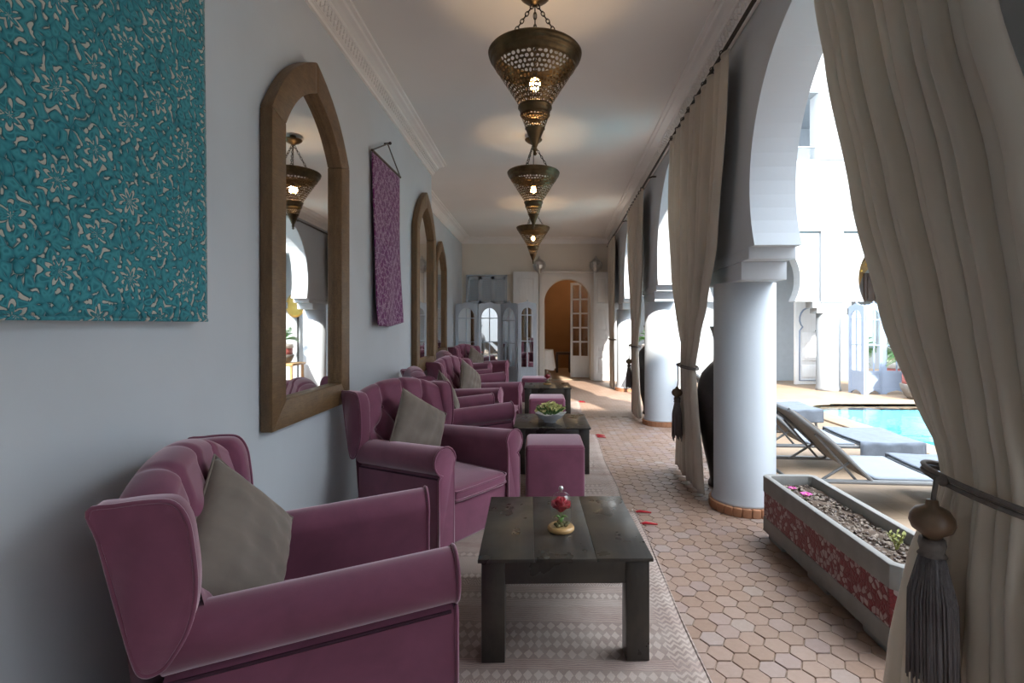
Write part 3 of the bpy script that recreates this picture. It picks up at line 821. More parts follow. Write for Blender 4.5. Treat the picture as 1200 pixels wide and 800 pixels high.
chairs = [('nearest plum velvet tufted armchair, in the lower left foreground, turned away towards the first table', (-1.165, 1.53, .012), R(20.4)),
          ('second plum armchair from the camera, tufted back just right of the near mirror', (-1.025, 3.55, .012), R(-36.5)),
          ('third plum armchair, its back hidden behind the second chair', (-1.15, 4.42, .012), R(21.4)),
          ('fourth plum armchair along the wall, with a taupe cushion, beneath the second mirror', (-1.13, 6.0, .012), R(-18.5)),
          ('fifth plum armchair, its back hidden behind the fourth, arms pointing to the third table', (-1.41, 7.2, .012), R(24.2)),
          ('farthest plum armchair, with pale cushion, standing in front of the mirrored folding screen', (-1.50, 9.72, .012), R(-27))]
base = None
for lb, loc, rz in chairs:
    if base is None: base = make_chair(lb, loc, rz); o = base
    else:
        o = copy_tree(base); o['label'] = lb
    o.location = loc; o.rotation_euler = (0, 0, rz)

# ---- cushions on the chairs
def make_pillow(label, chair, lx, ly, lz, roll, lean, yaw=0, s=.40):
    t = thing('throw_cushion', label, 'cushion', (0, 0, 0), 0, 'taupe velvet throw cushions')
    def side(sg):
        def f(u, v):
            a, b = 2*u-1, 2*v-1
            th = (max(0, 1-abs(a)**2.6)*max(0, 1-abs(b)**2.6))**.55*.075
            pin = 1-.045*(1-abs(a)**2)*abs(b)-.045*(1-abs(b)**2)*abs(a)
            wr_ = .006*math.sin(a*7+b*11)*math.cos(b*9-a*3)*(1-max(abs(a), abs(b))**4)
            return (sg*(th+wr_*(th > .005)), a*s/2*pin, b*s/2*pin)
        return f
    m = MB().grid(side(1), 26, 26).grid(side(-1), 26, 26); m.build('cover', MT['cushion'], t, smooth=True)
    rim = []
    for k in range(4):
        for q in range(12):
            e = -1+2*q/12; a, b = [(e, -1), (1, e), (-e, 1), (-1, -e)][k]
            pin = 1-.045*(1-abs(a)**2)*abs(b)-.045*(1-abs(b)**2)*abs(a); rim.append((0, a*s/2*pin, b*s/2*pin))
    MB().tube(rim, .004, 6, closed=True).build('piping', MT['cushion'], t, smooth=True)
    loc, rz = chairs[chair][1], chairs[chair][2]
    M = Matrix.Translation(loc) @ Matrix.Rotation(rz, 4, 'Z') @ Matrix.Translation((lx, ly, lz)) @ Matrix.Rotation(yaw, 4, 'Z') @ Matrix.Rotation(-lean, 4, 'Y') @ Matrix.Rotation(roll, 4, 'X')
    t.location = M.to_translation(); t.rotation_euler = M.to_euler()
    return t
make_pillow('large taupe velvet cushion leaning in the nearest armchair', 0, .245, -.03, .54, R(-48), R(18), R(-22), .43)
make_pillow('taupe velvet cushion standing on its corner in the second armchair', 1, .35, -.05, .565, R(57), R(18), R(5))
make_pillow('taupe cushion of the third armchair, only its tip showing behind the second chair back', 2, .36, .0, .575, R(55), R(18))
make_pillow('taupe velvet cushion on its corner in the fourth armchair', 3, .36, .0, .575, R(55), R(18))
make_pillow('pale taupe cushion in the farthest armchair before the folding screen', 5, .36, .0, .575, R(55), R(18))

# ---- coffee tables
def make_table(label, loc, rz):
    t = thing('coffee_table', label, 'table', loc, rz, 'black square coffee tables')
    W, D, H = .642, .68, .384
    m = MB(); k = 3
    for i, (a, b) in enumerate(((-W/2, -.1155), (-.1150, .1130), (.1135, W/2))):
        MB().box(a, b, -D/2, D/2, H-.014, H).build('top_board', MT['table'], t, bevel=.002)
    L = .086; q = .012
    for sx in (-1, 1):
        for sy in (-1, 1):
            x0 = sx*(W/2-q-L/2); y0 = sy*(D/2-q-L/2)
            MB().box(x0-L/2, x0+L/2, y0-L/2, y0+L/2, 0, H-.014).build('leg', MT['table'], t, bevel=.003)
    for sy in (-1, 1): MB().box(-W/2+q+L, W/2-q-L, sy*(D/2-q-.022)-.018, sy*(D/2-q-.022)+.018, H-.098, H-.014).build('apron', MT['table'], t, bevel=.002)
    for sx in (-1, 1): MB().box(sx*(W/2-q-.022)-.018, sx*(W/2-q-.022)+.018, -D/2+q+L, D/2-q-L, H-.098, H-.014).build('apron', MT['table'], t, bevel=.002)
    return t
TZ = .012
ct = make_table('nearest black wooden coffee table, in the foreground with a rose dome on it', (.09, 2.205, TZ), R(1.2))
for lb, loc in (('second black coffee table, carrying a white bowl of pale flowers', (.105, 4.56, TZ)), ('farthest black coffee table, with a small red rose dome at its back', (.112, 7.2, TZ))):
    o = copy_tree(ct); o['label'] = lb; o.location = loc; o.rotation_euler = (0, 0, 0)
# ---- cube stools
def make_stool(label, loc):
    t = thing('cube_stool', label, 'stool', loc, 0, 'plum velvet cube stools')
    MB().box(-.21, .21, -.205, .205, .0, .385).build('upholstered_body', MT['velvet'], t, bevel=.028, seg=4)
    m = MB()
    def ring(h, z, r=.03): 
        p = []
        for cx, cy, a0 in ((h-r, h-r, 0), (-h+r, h-r, PI/2), (-h+r, -h+r, PI), (h-r, -h+r, 1.5*PI)):
            for k in range(5): p.append((cx+r*math.cos(a0+k*PI/8), cy*.976+r*math.sin(a0+k*PI/8), z))
        return p
    m.tube(ring(.2085, .355), .0035, 6, closed=True); m.build('piping', MT['velvet'], t, smooth=True)
    return t
st = make_stool('nearest plum velvet cube stool, in front of the second table', (.112, 3.81, TZ))
for lb, loc in (('second plum cube stool, between the second and the farthest table behind the flowers', (.09, 6.1, TZ)), ('farthest plum cube stool, behind the far table', (-.07, 8.32, TZ))):
    o = copy_tree(st); o['label'] = lb; o.location = loc

# ---- rugs
def make_rug(label, y0, y1, x0=-.62, x1=.605, sk=.02):
    t = thing('kilim_rug', label, 'rug', ((x0+x1)/2, (y0+y1)/2, 0), -sk, 'faded kilim rugs in a row')
    L = (y1-y0)/2; W = (x1-x0)/2
    def f(u, v): return (lerp(-W, W, u)+.008*math.sin(v*9)*(1 if u > .5 else -1)*abs(2*u-1), lerp(-L, L, v), .0075+.0015*math.sin(u*17+v*5)*math.sin(v*23))
    MB().grid(f, 24, 48).build('pile', MT['rug'], t, smooth=True, solid=.006)
    m = MB()
    for s in (-1, 1): m.tube([(s*(W+.008*math.sin(k/20*9)), lerp(-L, L, k/20), .008) for k in range(21)], .006, 6)
    m.build('selvedge', MT['rug'], t, smooth=True)
    m = MB()
    for s in (-1, 1):
        for k in range(60):
            x = lerp(-W, W, (k+.5)/60); m.tube([(x, s*L, .007), (x+random.uniform(-.006, .006), s*(L+.045), .003)], .003, 4)
    stuff(m.build('fringe', MT['linen_white'], t))
    for s, q in ((1, 1),):
        for y in (L-.01, L-.10) if y0 > 3 else (L-.02, L-.22):
            MB().tube([(W, y, .009), (W+.035, y+.01, .012), (W+.11, y+.005, .005)], [.005, .009, .004], 6).build('red_tassel', MT['redthread'], t, smooth=True)
    return t
make_rug('nearest faded beige kilim rug, under the foreground coffee table', .75, 3.42)
make_rug('second faded kilim rug, under the flower table', 3.52, 5.76)
make_rug('farthest faded kilim rug, under the far table', 5.9, 8.3)

# ---- rose domes
def make_dome(label, loc, s=1.0):
    t = thing('rose_dome', label, 'ornament', loc, 0, 'roses under glass domes'); t.scale = (s, s, s)
    MB().lathe([(0, 0), (.050, 0), (.053, .004), (.053, .012), (.048, .018), (0, .018)], 28).build('wooden_base', MT['pale_wood'], t, smooth=False, bevel=.001)
    MB().shell([(.042, .018), (.0425, .10), (.041, .118), (.035, .134), (.024, .145), (.010, .150), (0.0, .151)], 28).build('glass_dome', MT['glass'], t, smooth=True)
    MB().lathe([(0, .149), (.006, .150), (.005, .155), (.009, .160), (.010, .166), (.007, .172), (0, .174)], 14).build('dome_knob', MT['silver'], t, smooth=True)
    m = MB(); m.tube([(0, 0, .018), (.003, 0, .045), (0, 0, .075)], .0022, 6); m.build('stem', MT['leaf'], t)
    rs = thing('rose', None, None, (0, 0, .088)); rs.parent = t
    for k in range(16):
        ring = 0 if k < 3 else (1 if k < 8 else 2); a = k*2.4; rad = (.008, .021, .031)[ring]; hh = (.040, .038, .034)[ring]
        def pf(u, v, a=a, rad=rad, hh=hh, ring=ring):
            q = (u-.5)*1.9; r_ = rad*(.35+.65*v)+.004*ring*v*v; th = a+q*(1 if ring else 1.3)
            return (r_*math.cos(th), r_*math.sin(th), -.014+hh*1.25*v*(1-.35*(2*u-1)**2)-(.006*v*v if ring == 2 else 0)+.004*(2-ring))
        MB().grid(pf, 7, 5).build('petal', MT['rose'], rs, smooth=True, solid=.001)
    for k in range(3):
        a = k*2.1+.5
        def lf(u, v, a=a):
            l = .005+.028*v; wd = .011*math.sin(PI*min(1, v*.95+.03))*(2*u-1)
            return (l*math.cos(a)-wd*math.sin(a), l*math.sin(a)+wd*math.cos(a), .048+.012*math.sin(v*2.6)-.012*v)
        MB().grid(lf, 4, 6).build('leaf', MT['leaf'], t, smooth=True, solid=.001)
    m = MB()
    for k in range(9): m.ball((.030*math.cos(k*2.4)*(k/9)**.5, .030*math.sin(k*2.4)*(k/9)**.5, .024), .010, 6, .7)
    stuff(m.build('moss', MT['moss'], t))
    return t
make_dome('red rose under a small glass dome on the nearest table', (.09, 2.13, TZ+.384), 1.05)
make_dome('red rose under glass dome on the farthest table', (.115, 7.28, TZ+.384), 1.15)

# ---- flower bowl
t = thing('flower_bowl', 'low white ceramic bowl of pale yellow-green flowers on the second table', 'flower bowl', (.095, 4.50, TZ+.384)); t.scale = (1.15,)*3
def bowl(u, v):
    a = 2*PI*u; r_ = [.045, .05, .085, .115, .118, .108, .06, 0][min(7, int(v*7+.01))]; z = [0, .012, .03, .066, .07, .062, .04, .038][min(7, int(v*7+.01))]
    wv = 1+.06*math.cos(a*5)*(z > .05)
    return (r_*wv*math.cos(a), r_*wv*math.sin(a), z+.006*math.cos(a*5)*(z > .05))
MB().grid(bowl, 50, 8, closeu=True).build('bowl', MT['porcelain'], t, smooth=True)
MB().shell([(0, 0.0005), (.045, 0.0005)], 24).build('bowl_foot', MT['porcelain'], t)
fl = None
for k in range(30):
    r_ = .10*math.sqrt((k+.5)/30); a = k*2.399; p = (r_*math.cos(a)*1.12, r_*math.sin(a), .078+.05*(1-(r_/.1)**2)+random.uniform(-.01, .012))
    if fl is None:
        m = MB()
        for q in range(7):
            an = q*2*PI/7
            m.grid(lambda u, v, an=an: ((.003+.022*v)*math.cos(an)-(2*u-1)*.009*math.sin(PI*min(1, .15+v*.8))*math.sin(an), (.003+.022*v)*math.sin(an)+(2*u-1)*.009*math.sin(PI*min(1, .15+v*.8))*math.cos(an), .014*math.sin(v*2)), 3, 4)
        m.ball((0, 0, .006), .006, 6); fl = m.build('blossom', MT['limeflower'], t, smooth=True, loc=p)
        fl.rotation_euler = (0, 0, a)
    else: inst(fl, 'blossom', t, p, (random.uniform(-.6, .6), random.uniform(-.6, .6), a), (random.uniform(.8, 1.25),)*3)
m = MB()
for k in range(26):
    a = k*2.399+.7; r_ = .035+.09*random.random(); z0 = .06
    m.tube([(r_*.4*math.cos(a), r_*.4*math.sin(a), z0), (r_*math.cos(a), r_*math.sin(a), z0+.04), (r_*1.25*math.cos(a), r_*1.25*math.sin(a), z0+.055+.02*random.random())], [.004, .008, .001], 5)
stuff(m.build('foliage', MT['leaf'], t))

# ---- pierced brass lanterns
def pierced(m, r0, z0, r1, z1, rows, nseg):
    """cone wall with a hole punched in every cell; alternate rows are shifted"""
    for j in range(rows):
        ra, rb = lerp(r0, r1, j/rows), lerp(r0, r1, (j+1)/rows); za, zb = lerp(z0, z1, j/rows), lerp(z0, z1, (j+1)/rows)
        for i in range(nseg):
            off = .5 if j % 2 else 0
            def P(u, v):
                a = 2*PI*(i+off+u)/nseg; r_ = lerp(ra, rb, v); return (r_*math.cos(a), r_*math.sin(a), lerp(za, zb, v))
            big = (i+j) % 3
            hu, hv = ((.40, .40), (.30, .44), (.42, .26))[big]
            out = [(0, 0), (.5, 0), (1, 0), (1, .5), (1, 1), (.5, 1), (0, 1), (0, .5)]
            ang = [-.75*PI, -.5*PI, -.25*PI, 0, .25*PI, .5*PI, .75*PI, PI]
            inn = [(.5+hu*math.cos(q), .5+hv*math.sin(q)) for q in ang]
            b = len(m.v); m.v += [P(*q) for q in out]+[P(*q) for q in inn]
            m.f += [(b+k, b+(k+1) % 8, b+8+(k+1) % 8, b+8+k) for k in range(8)]
    return m
def make_lamp(label, loc):
    t = thing('pierced_lantern', label, 'lantern', loc, 0, 'brass cone lanterns along the ceiling')
    B = MT['brass']; top = CEIL-2.78
    MB().shell([(.200, .028), (.262, .034), (.268, .026), (.265, .014), (.258, .010), (.260, .0), (.252, -.012), (.246, -.014), (.246, -.022), (.236, -.034), (.229, -.05)], 64).build('rim', B, t, smooth=True, solid=.004)
    m = pierced(MB(), .229, -.05, .088, -.272, 11, 46)
    m.build('pierced_cone', B, t)
    MB().shell([(.089, -.268), (.096, -.272), (.097, -.282), (.090, -.288), (.082, -.318), (.085, -.322), (.080, -.328)], 40).build('waist_band', B, t, smooth=True, solid=.003)
    pierced(MB(), .080, -.328, .055, -.398, 5, 26).build('lower_pierced_band', B, t)
    MB().shell([(.055, -.398), (.058, -.401), (.053, -.405), (.012, -.505), (.010, -.512)], 28).build('tip', B, t, smooth=True)
    MB().lathe([(0, -.508), (.012, -.512), (.016, -.52), (.010, -.528), (.006, -.532), (.010, -.538), (.012, -.545), (.006, -.553), (0, -.556)], 16).build('finial', B, t, smooth=True)
    cb = top-.085
    MB().lathe([(0, cb-.012), (.02, cb-.010), (.03, cb), (.06, cb+.014), (.085, cb+.035), (.09, cb+.045), (.05, cb+.05), (.03, cb+.06), (.03, top), (0, top)], 28).build('ceiling_rose', B, t, smooth=True)
    zc = cb-.012
    for k in range(3):
        a = 2*PI*k/3+PI/2; p0 = Vector((.012*math.cos(a), .012*math.sin(a), zc)); p1 = Vector((.19*math.cos(a), .19*math.sin(a), .028))
        d = (p1-p0).normalized(); u = Vector((-math.sin(a), math.cos(a), 0)); w_ = d.cross(u); nl = 11; L = (p1-p0).length/nl; m = MB()
        for q in range(nl):
            c = p0+d*L*(q+.5); s_ = u if q % 2 else w_
            m.tube([c+d*(L*.62)*math.cos(x)+s_*.009*math.sin(x) for x in [2*PI*j/10 for j in range(10)]], .0032, 5, closed=True)
        m.build('chain', MT['iron'], t)
    MB().tube([(0, 0, zc), (0, 0, -.08)], .004, 6).build('flex', MT['iron'], t)
    MB().lathe([(0, -.07), (.015, -.072), (.015, -.11), (0, -.112)], 14).build('bulb_holder', MT['iron'], t)
    MB().ball((0, 0, -.145), .032, 14, 1.2).build('bulb', MT['bulb'], t, smooth=True)
    ld = bpy.data.lights.new('lantern_light', 'POINT'); ld.energy = LAMPW; ld.color = (1, .80, .58); ld.shadow_soft_size = .04
    lo = bpy.data.objects.new('lantern_light', ld); C.objects.link(lo); lo.parent = t; lo.location = (0, 0, -.145)
    return t
LAMPW = 1.5
lp = make_lamp('nearest pierced brass cone lantern hanging from the ceiling', (-.025, 2.96, 2.78))
for lb, loc in (('second brass cone lantern, seen just below the tip of the nearest', (-.06, 5.27, 2.78)), ('third and smallest-looking brass cone lantern, hanging farthest down the corridor', (-.10, 8.25, 2.78))):
    o = copy_tree(lp); o['label'] = lb; o.location = loc; o.rotation_euler = (0, 0, R(40))
# ---- curtains on a rod along the arcade
RODZ = 2.965
t = thing('curtain_rod', 'iron curtain rod along the arcade just under the cornice', 'curtain rod', A(3, -.10, RODZ), AR)
MB().tube([(0, -2.6, 0), (0, 8.3, 0)], .012, 10).build('rod', MT['iron'], t, smooth=True)
for u in (-2.5, .95, 3.02, 5.6, 8.2):
    MB().tube([(0, u-0.0, 0), (.05, u, .02), (.095, u, .02)], .009, 6).build('bracket', MT['iron'], t)
ringsrc = None
def make_curtain(label, near, far, folds, tie_z, bot, amp=(.035, .05, .05, .06), d=-.10, tassel=None, rope=True, ph=0.0, ringn=9):
    """near / far: tables (z -> u) of the two edges; bot: lowest z"""
    global ringsrc
    t = thing('linen_curtain', label, 'curtain', A(3, d, 0), AR, 'linen curtains of the arcade')
    ztop = RODZ-.03
    NU, NV = max(120, folds*14), 70
    at = [(bot, amp[3]), (tie_z-.25, amp[3]), (tie_z-.02, amp[2]*.7), (tie_z+.02, amp[2]*.7), (tie_z+.4, amp[1]), (ztop-.1, amp[0]), (ztop, amp[0]*.8)]
    dd = [(bot, .0), (tie_z-.3, -.01), (tie_z, .0), (tie_z+.5, -.01), (ztop, 0)]
    def f(u, v):
        # rows bunch towards the waist
        z = lerp(ztop, bot, v); un, uf = interp(near, z), interp(far, z)
        g = u+.012*math.sin(u*23+ph)*1.0
        wv = 2*PI*folds*g+ph+.5*math.sin(v*5+u*6)
        fade = min(1, v*6+.35)
        # two families of folds, the second one dying out towards the rod
        x = math.sin(wv)+.35*math.sin(wv*.5+1.3+v*2)*fade+.22*math.sin(wv*1.7+v*3)*fade
        e = math.sin(PI*min(1, max(0, u)))**.35
        tie = math.exp(-((z-tie_z)/.22)**2)
        bulge = .05*tie*(math.sin(PI*u)-.5)
        a = interp(at, z)
        return (x*a*.62*(.35+.65*e)-bulge, lerp(un, uf, g)-3+.30*a*math.cos(wv)*fade*(1-tie*.6), z)
    MB().grid(f, NU, NV).build('cloth', MT['curtain'], t, smooth=True, solid=.004)
    # heading tape, rings
    m = MB(); m.tube([f(k/120, .004)[:2]+(ztop+.004,) for k in range(121)], .007, 5); m.build('heading', MT['curtain'], t, smooth=True)
    un, uf = interp(near, ztop), interp(far, ztop)
    for k in range(ringn):
        u = lerp(un, uf, (k+.5)/ringn)-3
        if ringsrc is None:
            ringsrc = MB().tube([(.0, 0, -.006)]+[(.022*math.sin(2*PI*q/14), 0, .022*math.cos(2*PI*q/14)-.006) for q in range(14)][1:], .004, 6, closed=True).build('ring', MT['iron'], t, smooth=True, loc=(0, u, RODZ))
        else: inst(ringsrc, 'ring', t, (0, u, RODZ))
    # tie-back rope
    un, uf = interp(near, tie_z)-3, interp(far, tie_z)-3; c = (un+uf)/2; hw = abs(uf-un)/2+.022
    pts = []
    for k in range(28):
        a = 2*PI*k/28; pts.append((-.075*math.cos(a)*.95-.0, c+hw*math.sin(a), tie_z+.012*math.sin(a*1+.8)))
    m = MB(); m.tube(pts, .0065, 8, closed=True); m.tube([(p[0]*1.04, p[1], p[2]-.013) for p in pts], .006, 8, closed=True)
    m.build('tieback_cord', MT['rope'], t, smooth=True)
    if tassel:
        tu, tz, s = tassel      # u, z of the knob, size
        ro = (-.085, lerp(un, uf, .5 if tu is None else 0)-.0, tie_z)
        px = -.105 if s > 1 else -.085; py = tu-3
        m = MB(); m.tube([(-.08, min(max(py, un-.03), uf+.03), tie_z+.01), (px+.01, py, tz+.10*s), (px, py, tz+.03*s)], .0055, 8)
        m.ball((-.08, min(max(py, un-.03), uf+.03), tie_z+.005), .013, 10); m.build('tassel_cord', MT['rope'], t, smooth=True)
        MB().lathe([(0, .05), (.012, .048), (.014, .036), (.034, .026), (.044, .010), (.046, -.004), (.040, -.020), (.022, -.032), (.018, -.04), (0, -.042)], 24).build('tassel_knob', MT['knob'], t, smooth=True, loc=(px, py, tz)).scale = (s, s, s)
        m = MB(); m.lathe([(0, -.04), (.026, -.042), (.028, -.055), (.024, -.072), (.03, -.08), (0, -.08)], 20); m.build('tassel_collar', MT['rope'], t, smooth=True, loc=(px, py, tz)).scale = (s, s, s)
        m = MB(); n = 130
        def sk(u, v):
            a = 2*PI*u; r_ = lerp(.028, .060, min(1, v*1.5)**.6)*(1+.05*math.sin(a*17)+.05*math.sin(a*5+1)); return (r_*math.cos(a)*.62, r_*math.sin(a), -.078-.285*v-.012*math.sin(a*9)*v)
        m.grid(sk, n, 14, closeu=True)
        m.build('tassel_skirt', MT['tasselthread'], t, smooth=True, loc=(px, py, tz)).scale = (s, s, s)
        m = MB()
        for k in range(46):
            a = 2*PI*k/46; r_ = .061*(1+random.uniform(-.06, .08)); e = random.uniform(.27, .33)
            m.tube([(.03*math.cos(a)*.62, .03*math.sin(a), -.08), (r_*.95*math.cos(a)*.62, r_*.95*math.sin(a), -.18), (r_*math.cos(a+.08)*.64, r_*math.sin(a+.08), -.08-e)], .0028, 4)
        stuff(m.build('tassel_threads', MT['tasselthread'], t, smooth=True, loc=(px, py, tz))).scale = (s, s, s)
    return t
make_curtain('big foreground linen curtain at the right edge with a large grey tassel',
    [(0, .86), (.5, .96), (.8, .98), (.87, .98), (.95, .98), (1.25, .99), (1.6, 1.04), (2.0, 1.16), (2.5, 1.28), (2.96, 1.33)],
    [(0, 1.56), (.3, 1.50), (.6, 1.42), (.80, 1.36), (.87, 1.335), (.95, 1.36), (1.02, 1.41), (1.28, 1.54), (1.65, 1.69), (2.18, 1.86), (2.48, 1.945), (2.96, 2.04)], 11, .875, .02, (.05, .05, .04, .055), -.14, (1.2, .786, 1.01), ph=.6)
make_curtain('linen curtain tied back beside the large urn and the thick column',
    [(0, 3.66), (.3, 3.74), (.6, 3.86), (.92, 4.0), (1.18, 3.80), (1.4, 3.60), (1.78, 3.36), (2.6, 3.16), (2.96, 3.12)],
    [(0, 4.50), (.3, 4.44), (.6, 4.34), (.92, 4.22), (1.18, 4.36), (1.7, 4.66), (2.3, 4.84), (2.96, 4.80)], 11, .92, .03, (.04, .055, .05, .05), -.10, (4.13, .70, .95), ph=1.2, ringn=8)
make_curtain('tied linen curtain left of the second white column',
    [(0, 6.6), (.5, 6.8), (.95, 6.95), (1.4, 6.65), (2.0, 6.45), (2.96, 6.35)],
    [(0, 7.35), (.5, 7.25), (.95, 7.15), (1.4, 7.4), (2.2, 7.8), (2.96, 7.86)], 10, .96, .03, (.04, .05, .05, .05), -.10, (7.05, .74, .95), ph=2.2, ringn=8)
make_curtain('farthest linen curtain, brightly lit beside the far doorway wall',
    [(0, 9.9), (.5, 10.0), (.95, 10.1), (1.4, 9.95), (2.0, 9.85), (2.96, 9.75)],
    [(0, 10.5), (.5, 10.45), (.95, 10.3), (1.4, 10.7), (2.2, 10.95), (2.96, 11.0)], 10, .96, .03, (.04, .05, .05, .05), -.10, None, ph=.2, ringn=7)

# ---- urns by the columns
def make_urn(label, loc, s=1.0):
    t = thing('tall_urn', label, 'urn', loc, R(20), 'black brass-necked urns'); t.scale = (s, s, s)
    MB().lathe([(0, 0), (.13, 0), (.135, .02), (.12, .05), (.125, .10), (.17, .30), (.205, .50), (.218, .66), (.21, .78), (.18, .87), (.13, .93), (.10, .96)], 36).build('body', MT['urn'], t, smooth=True)
    MB().lathe([(.100, .955), (.085, .99), (.080, 1.04), (.082, 1.06)], 30).build('neck_band', MT['urnband'], t, smooth=True)
    MB().lathe([(.083, 1.06), (.088, 1.12), (.105, 1.19), (.118, 1.225), (.120, 1.235), (.100, 1.235), (.07, 1.1), (0, 1.08)], 30).build('flared_neck', MT['urn'], t, smooth=True)
    return t
un = make_urn('large black urn between the first gathered curtain and the thick near column', (1.45, 3.98, 0), 1.0)
for lb, loc in (('black urn behind the second gathered curtain', A(7.2, .16, 0)),):
    o = copy_tree(un); o['label'] = lb; o.location = loc

# ---- folding screens with arched mirror panes
def screen_panel(t, w_, h, mat, rows, p, ang, glass, foot=.05):
    pn = thing('screen_panel', None, None, p, ang); pn.parent = t
    D = .03; st = .065; half = w_/2-st; zb = .42 if h < 1.7 else .40; zs = h-.09-half*1.25
    arch = [(half*math.cos(PI-PI*k/20), zs+half*1.25*math.sin(PI*k/20)) for k in range(21)]
    crest = [(w_/2, h-.02), (w_/2-.04, h), (.09, h), (.05, h+.02), (0, h+.035), (-.05, h+.02), (-.09, h), (-w_/2+.04, h), (-w_/2, h-.02)]
    MB().prism([(-w_/2, zs)]+[(-half, zs)]+arch[1:-1]+[(half, zs), (w_/2, zs)]+crest, -D/2, D/2, 'y').build('arched_head', mat, pn, bevel=.003, seg=1)
    for s in (-1, 1): MB().box(min(s*w_/2, s*half), max(s*w_/2, s*half), -D/2, D/2, 0, zs).build('stile', mat, pn)
    MB().box(-half, half, -D/2, D/2, zb-.05, zb).build('rail', mat, pn)
    MB().box(-half, half, -.008, .008, .10, zb-.05).build('lower_panel', mat, pn)
    MB().prism([(-half, .10), (-half, .02), (-half*.6, .05), (0, .075), (half*.6, .05), (half, .02), (half, .10)], -D/2, D/2, 'y').build('scalloped_apron', mat, pn)
    MB().box(-.010, .010, -D/2, D/2, zb, zs+half*1.2).build('glazing_bar', mat, pn)
    for k in range(1, rows): MB().box(-half, half, -D/2+.002, D/2-.002, lerp(zb, zs, k/(rows-1))-.009, lerp(zb, zs, k/(rows-1))+.009).build('glazing_bar', mat, pn)
    MB().prism([(-half, zb)]+arch+[(half, zb)], -.005, .005, 'y').build('mirror_pane', glass, pn)
    MB().ball((0, 0, h+.045), .018, 8).build('finial', mat, pn)
    return pn
def make_screen(name, label, pts, h, mat, rows, group=None):
    t = thing(name, label, 'screen', (pts[0][0], pts[0][1], 0), 0, group)
    for (x0, y0), (x1, y1) in zip(pts, pts[1:]):
        L = math.hypot(x1-x0, y1-y0); screen_panel(t, L-.012, h, mat, rows, ((x0+x1)/2-pts[0][0], (y0+y1)/2-pts[0][1], 0), math.atan2(y1-y0, x1-x0), MT['mirror'])
    return t
make_screen('folding_screen', 'grey blue folding screen with arched mirror panes, behind the farthest armchair', [(-1.70, 10.35), (-1.235, 10.30), (-.78, 10.42), (-.42, 10.02), (-.045, 9.98)], 1.67, MT['bluewood'], 3)
make_screen('folding_screen', 'soft blue folding screen with arched mirror panes, across the pool beside a white column', [(5.72, 9.46), (5.76, 9.06), (6.16, 9.2), (6.58, 9.06), (6.98, 9.2)], 1.60, MT['bluescreen'], 3)

# ---- far wall: shutters, door leaves, lanterns
t = thing('shutter_window', 'grey blue louvred shutters on the far wall above the folding screen', 'shutters', (-1.18, FARY, 1.1))
MB().box(-.46, -.43, -.05, 0, 0, 1.26).box(.43, .46, -.05, 0, 0, 1.26).box(-.46, .46, -.05, 0, 1.23, 1.26).box(-.46, .46, -.06, 0, -.03, 0).build('window_frame', MT['bluewood'], t)
for k in range(3):
    x0 = -.425+k*.285; x1 = x0+.28; lf = thing('shutter_leaf', None, None, (0, 0, 0)); lf.parent = t
    m = MB()
    for a, b, c, d_ in ((x0, x0+.045, .01, 1.22), (x1-.045, x1, .01, 1.22), (x0, x1, .01, .07), (x0, x1, .60, .68), (x0, x1, 1.15, 1.22)): m.box(a, b, -.045, -.01, c, d_)
    m.build('leaf_frame', MT['bluewood'], lf)
    for z0, z1 in ((.07, .60), (.68, 1.15)):
        n = 9
        for q in range(n):
            z = lerp(z0, z1, (q+.5)/n)
            MB().prism([(-.012, z+.03), (-.018, z+.03), (-.042, z-.022), (-.036, z-.022)], x0+.045, x1-.045, 'x').build('slat', MT['bluewood'], lf)
def door_leaf(label, loc, rz, w_, h, panels):
    t = thing('door_leaf', label, 'door', loc, rz)
    MB().box(0, w_, -.02, .02, 0.012, h).build('leaf', MT['palewood'], t, bevel=.004)
    for z0, z1 in panels:
        x0, x1 = w_*.16, w_*.84; m = MB()
        for a, b, c, d_ in ((x0, x1, z0, z0+.025), (x0, x1, z1-.025, z1), (x0, x0+.025, z0+.025, z1-.025), (x1-.025, x1, z0+.025, z1-.025)): m.box(a, b, -.032, -.018, c, d_)
        m.build('moulding', MT['palewood'], t)
        MB().box(x0+.05, x1-.05, -.028, -.018, z0+.05, z1-.05).build('panel', MT['palewood'], t, bevel=.005)
    return t
PANS = ((.15, .55), (.63, .80), (.88, 1.02), (1.10, 1.62), (1.70, 2.28))
door_leaf('pale grey panelled door leaf left of the arched doorway, behind the folding screen', (-.58, FARY-.14, 0), R(6), .56, 2.42, PANS)
door_leaf('pale grey panelled door leaf folded back right of the arched doorway', (1.20, FARY-.20, 0), R(-10), .36, 2.40, PANS)
t = thing('glazed_door', 'white glazed door with ten panes standing open inside the arched doorway', 'door', (1.17, FARY+.32, 0), R(162))
Wd = .46; Hd = 2.22
for x0, x1 in ((0, .05), (Wd-.05, Wd)): MB().box(x0, x1, -.02, .02, .025, Hd).build('stile', MT['palewood'], t)
MB().box(.05, Wd-.05, -.02, .02, Hd-.06, Hd).build('top_rail', MT['palewood'], t)
MB().box(.05, Wd-.05, -.02, .02, .025, .52).build('kick_panel', MT['palewood'], t)
MB().box(Wd/2-.02, Wd/2+.02, -.02, .02, .52, Hd-.06).build('mullion', MT['palewood'], t)
for k in range(1, 5): MB().box(.05, Wd-.05, -.018, .018, lerp(.52, Hd-.06, k/5)-.018, lerp(.52, Hd-.06, k/5)+.018).build('glazing_bar', MT['palewood'], t)
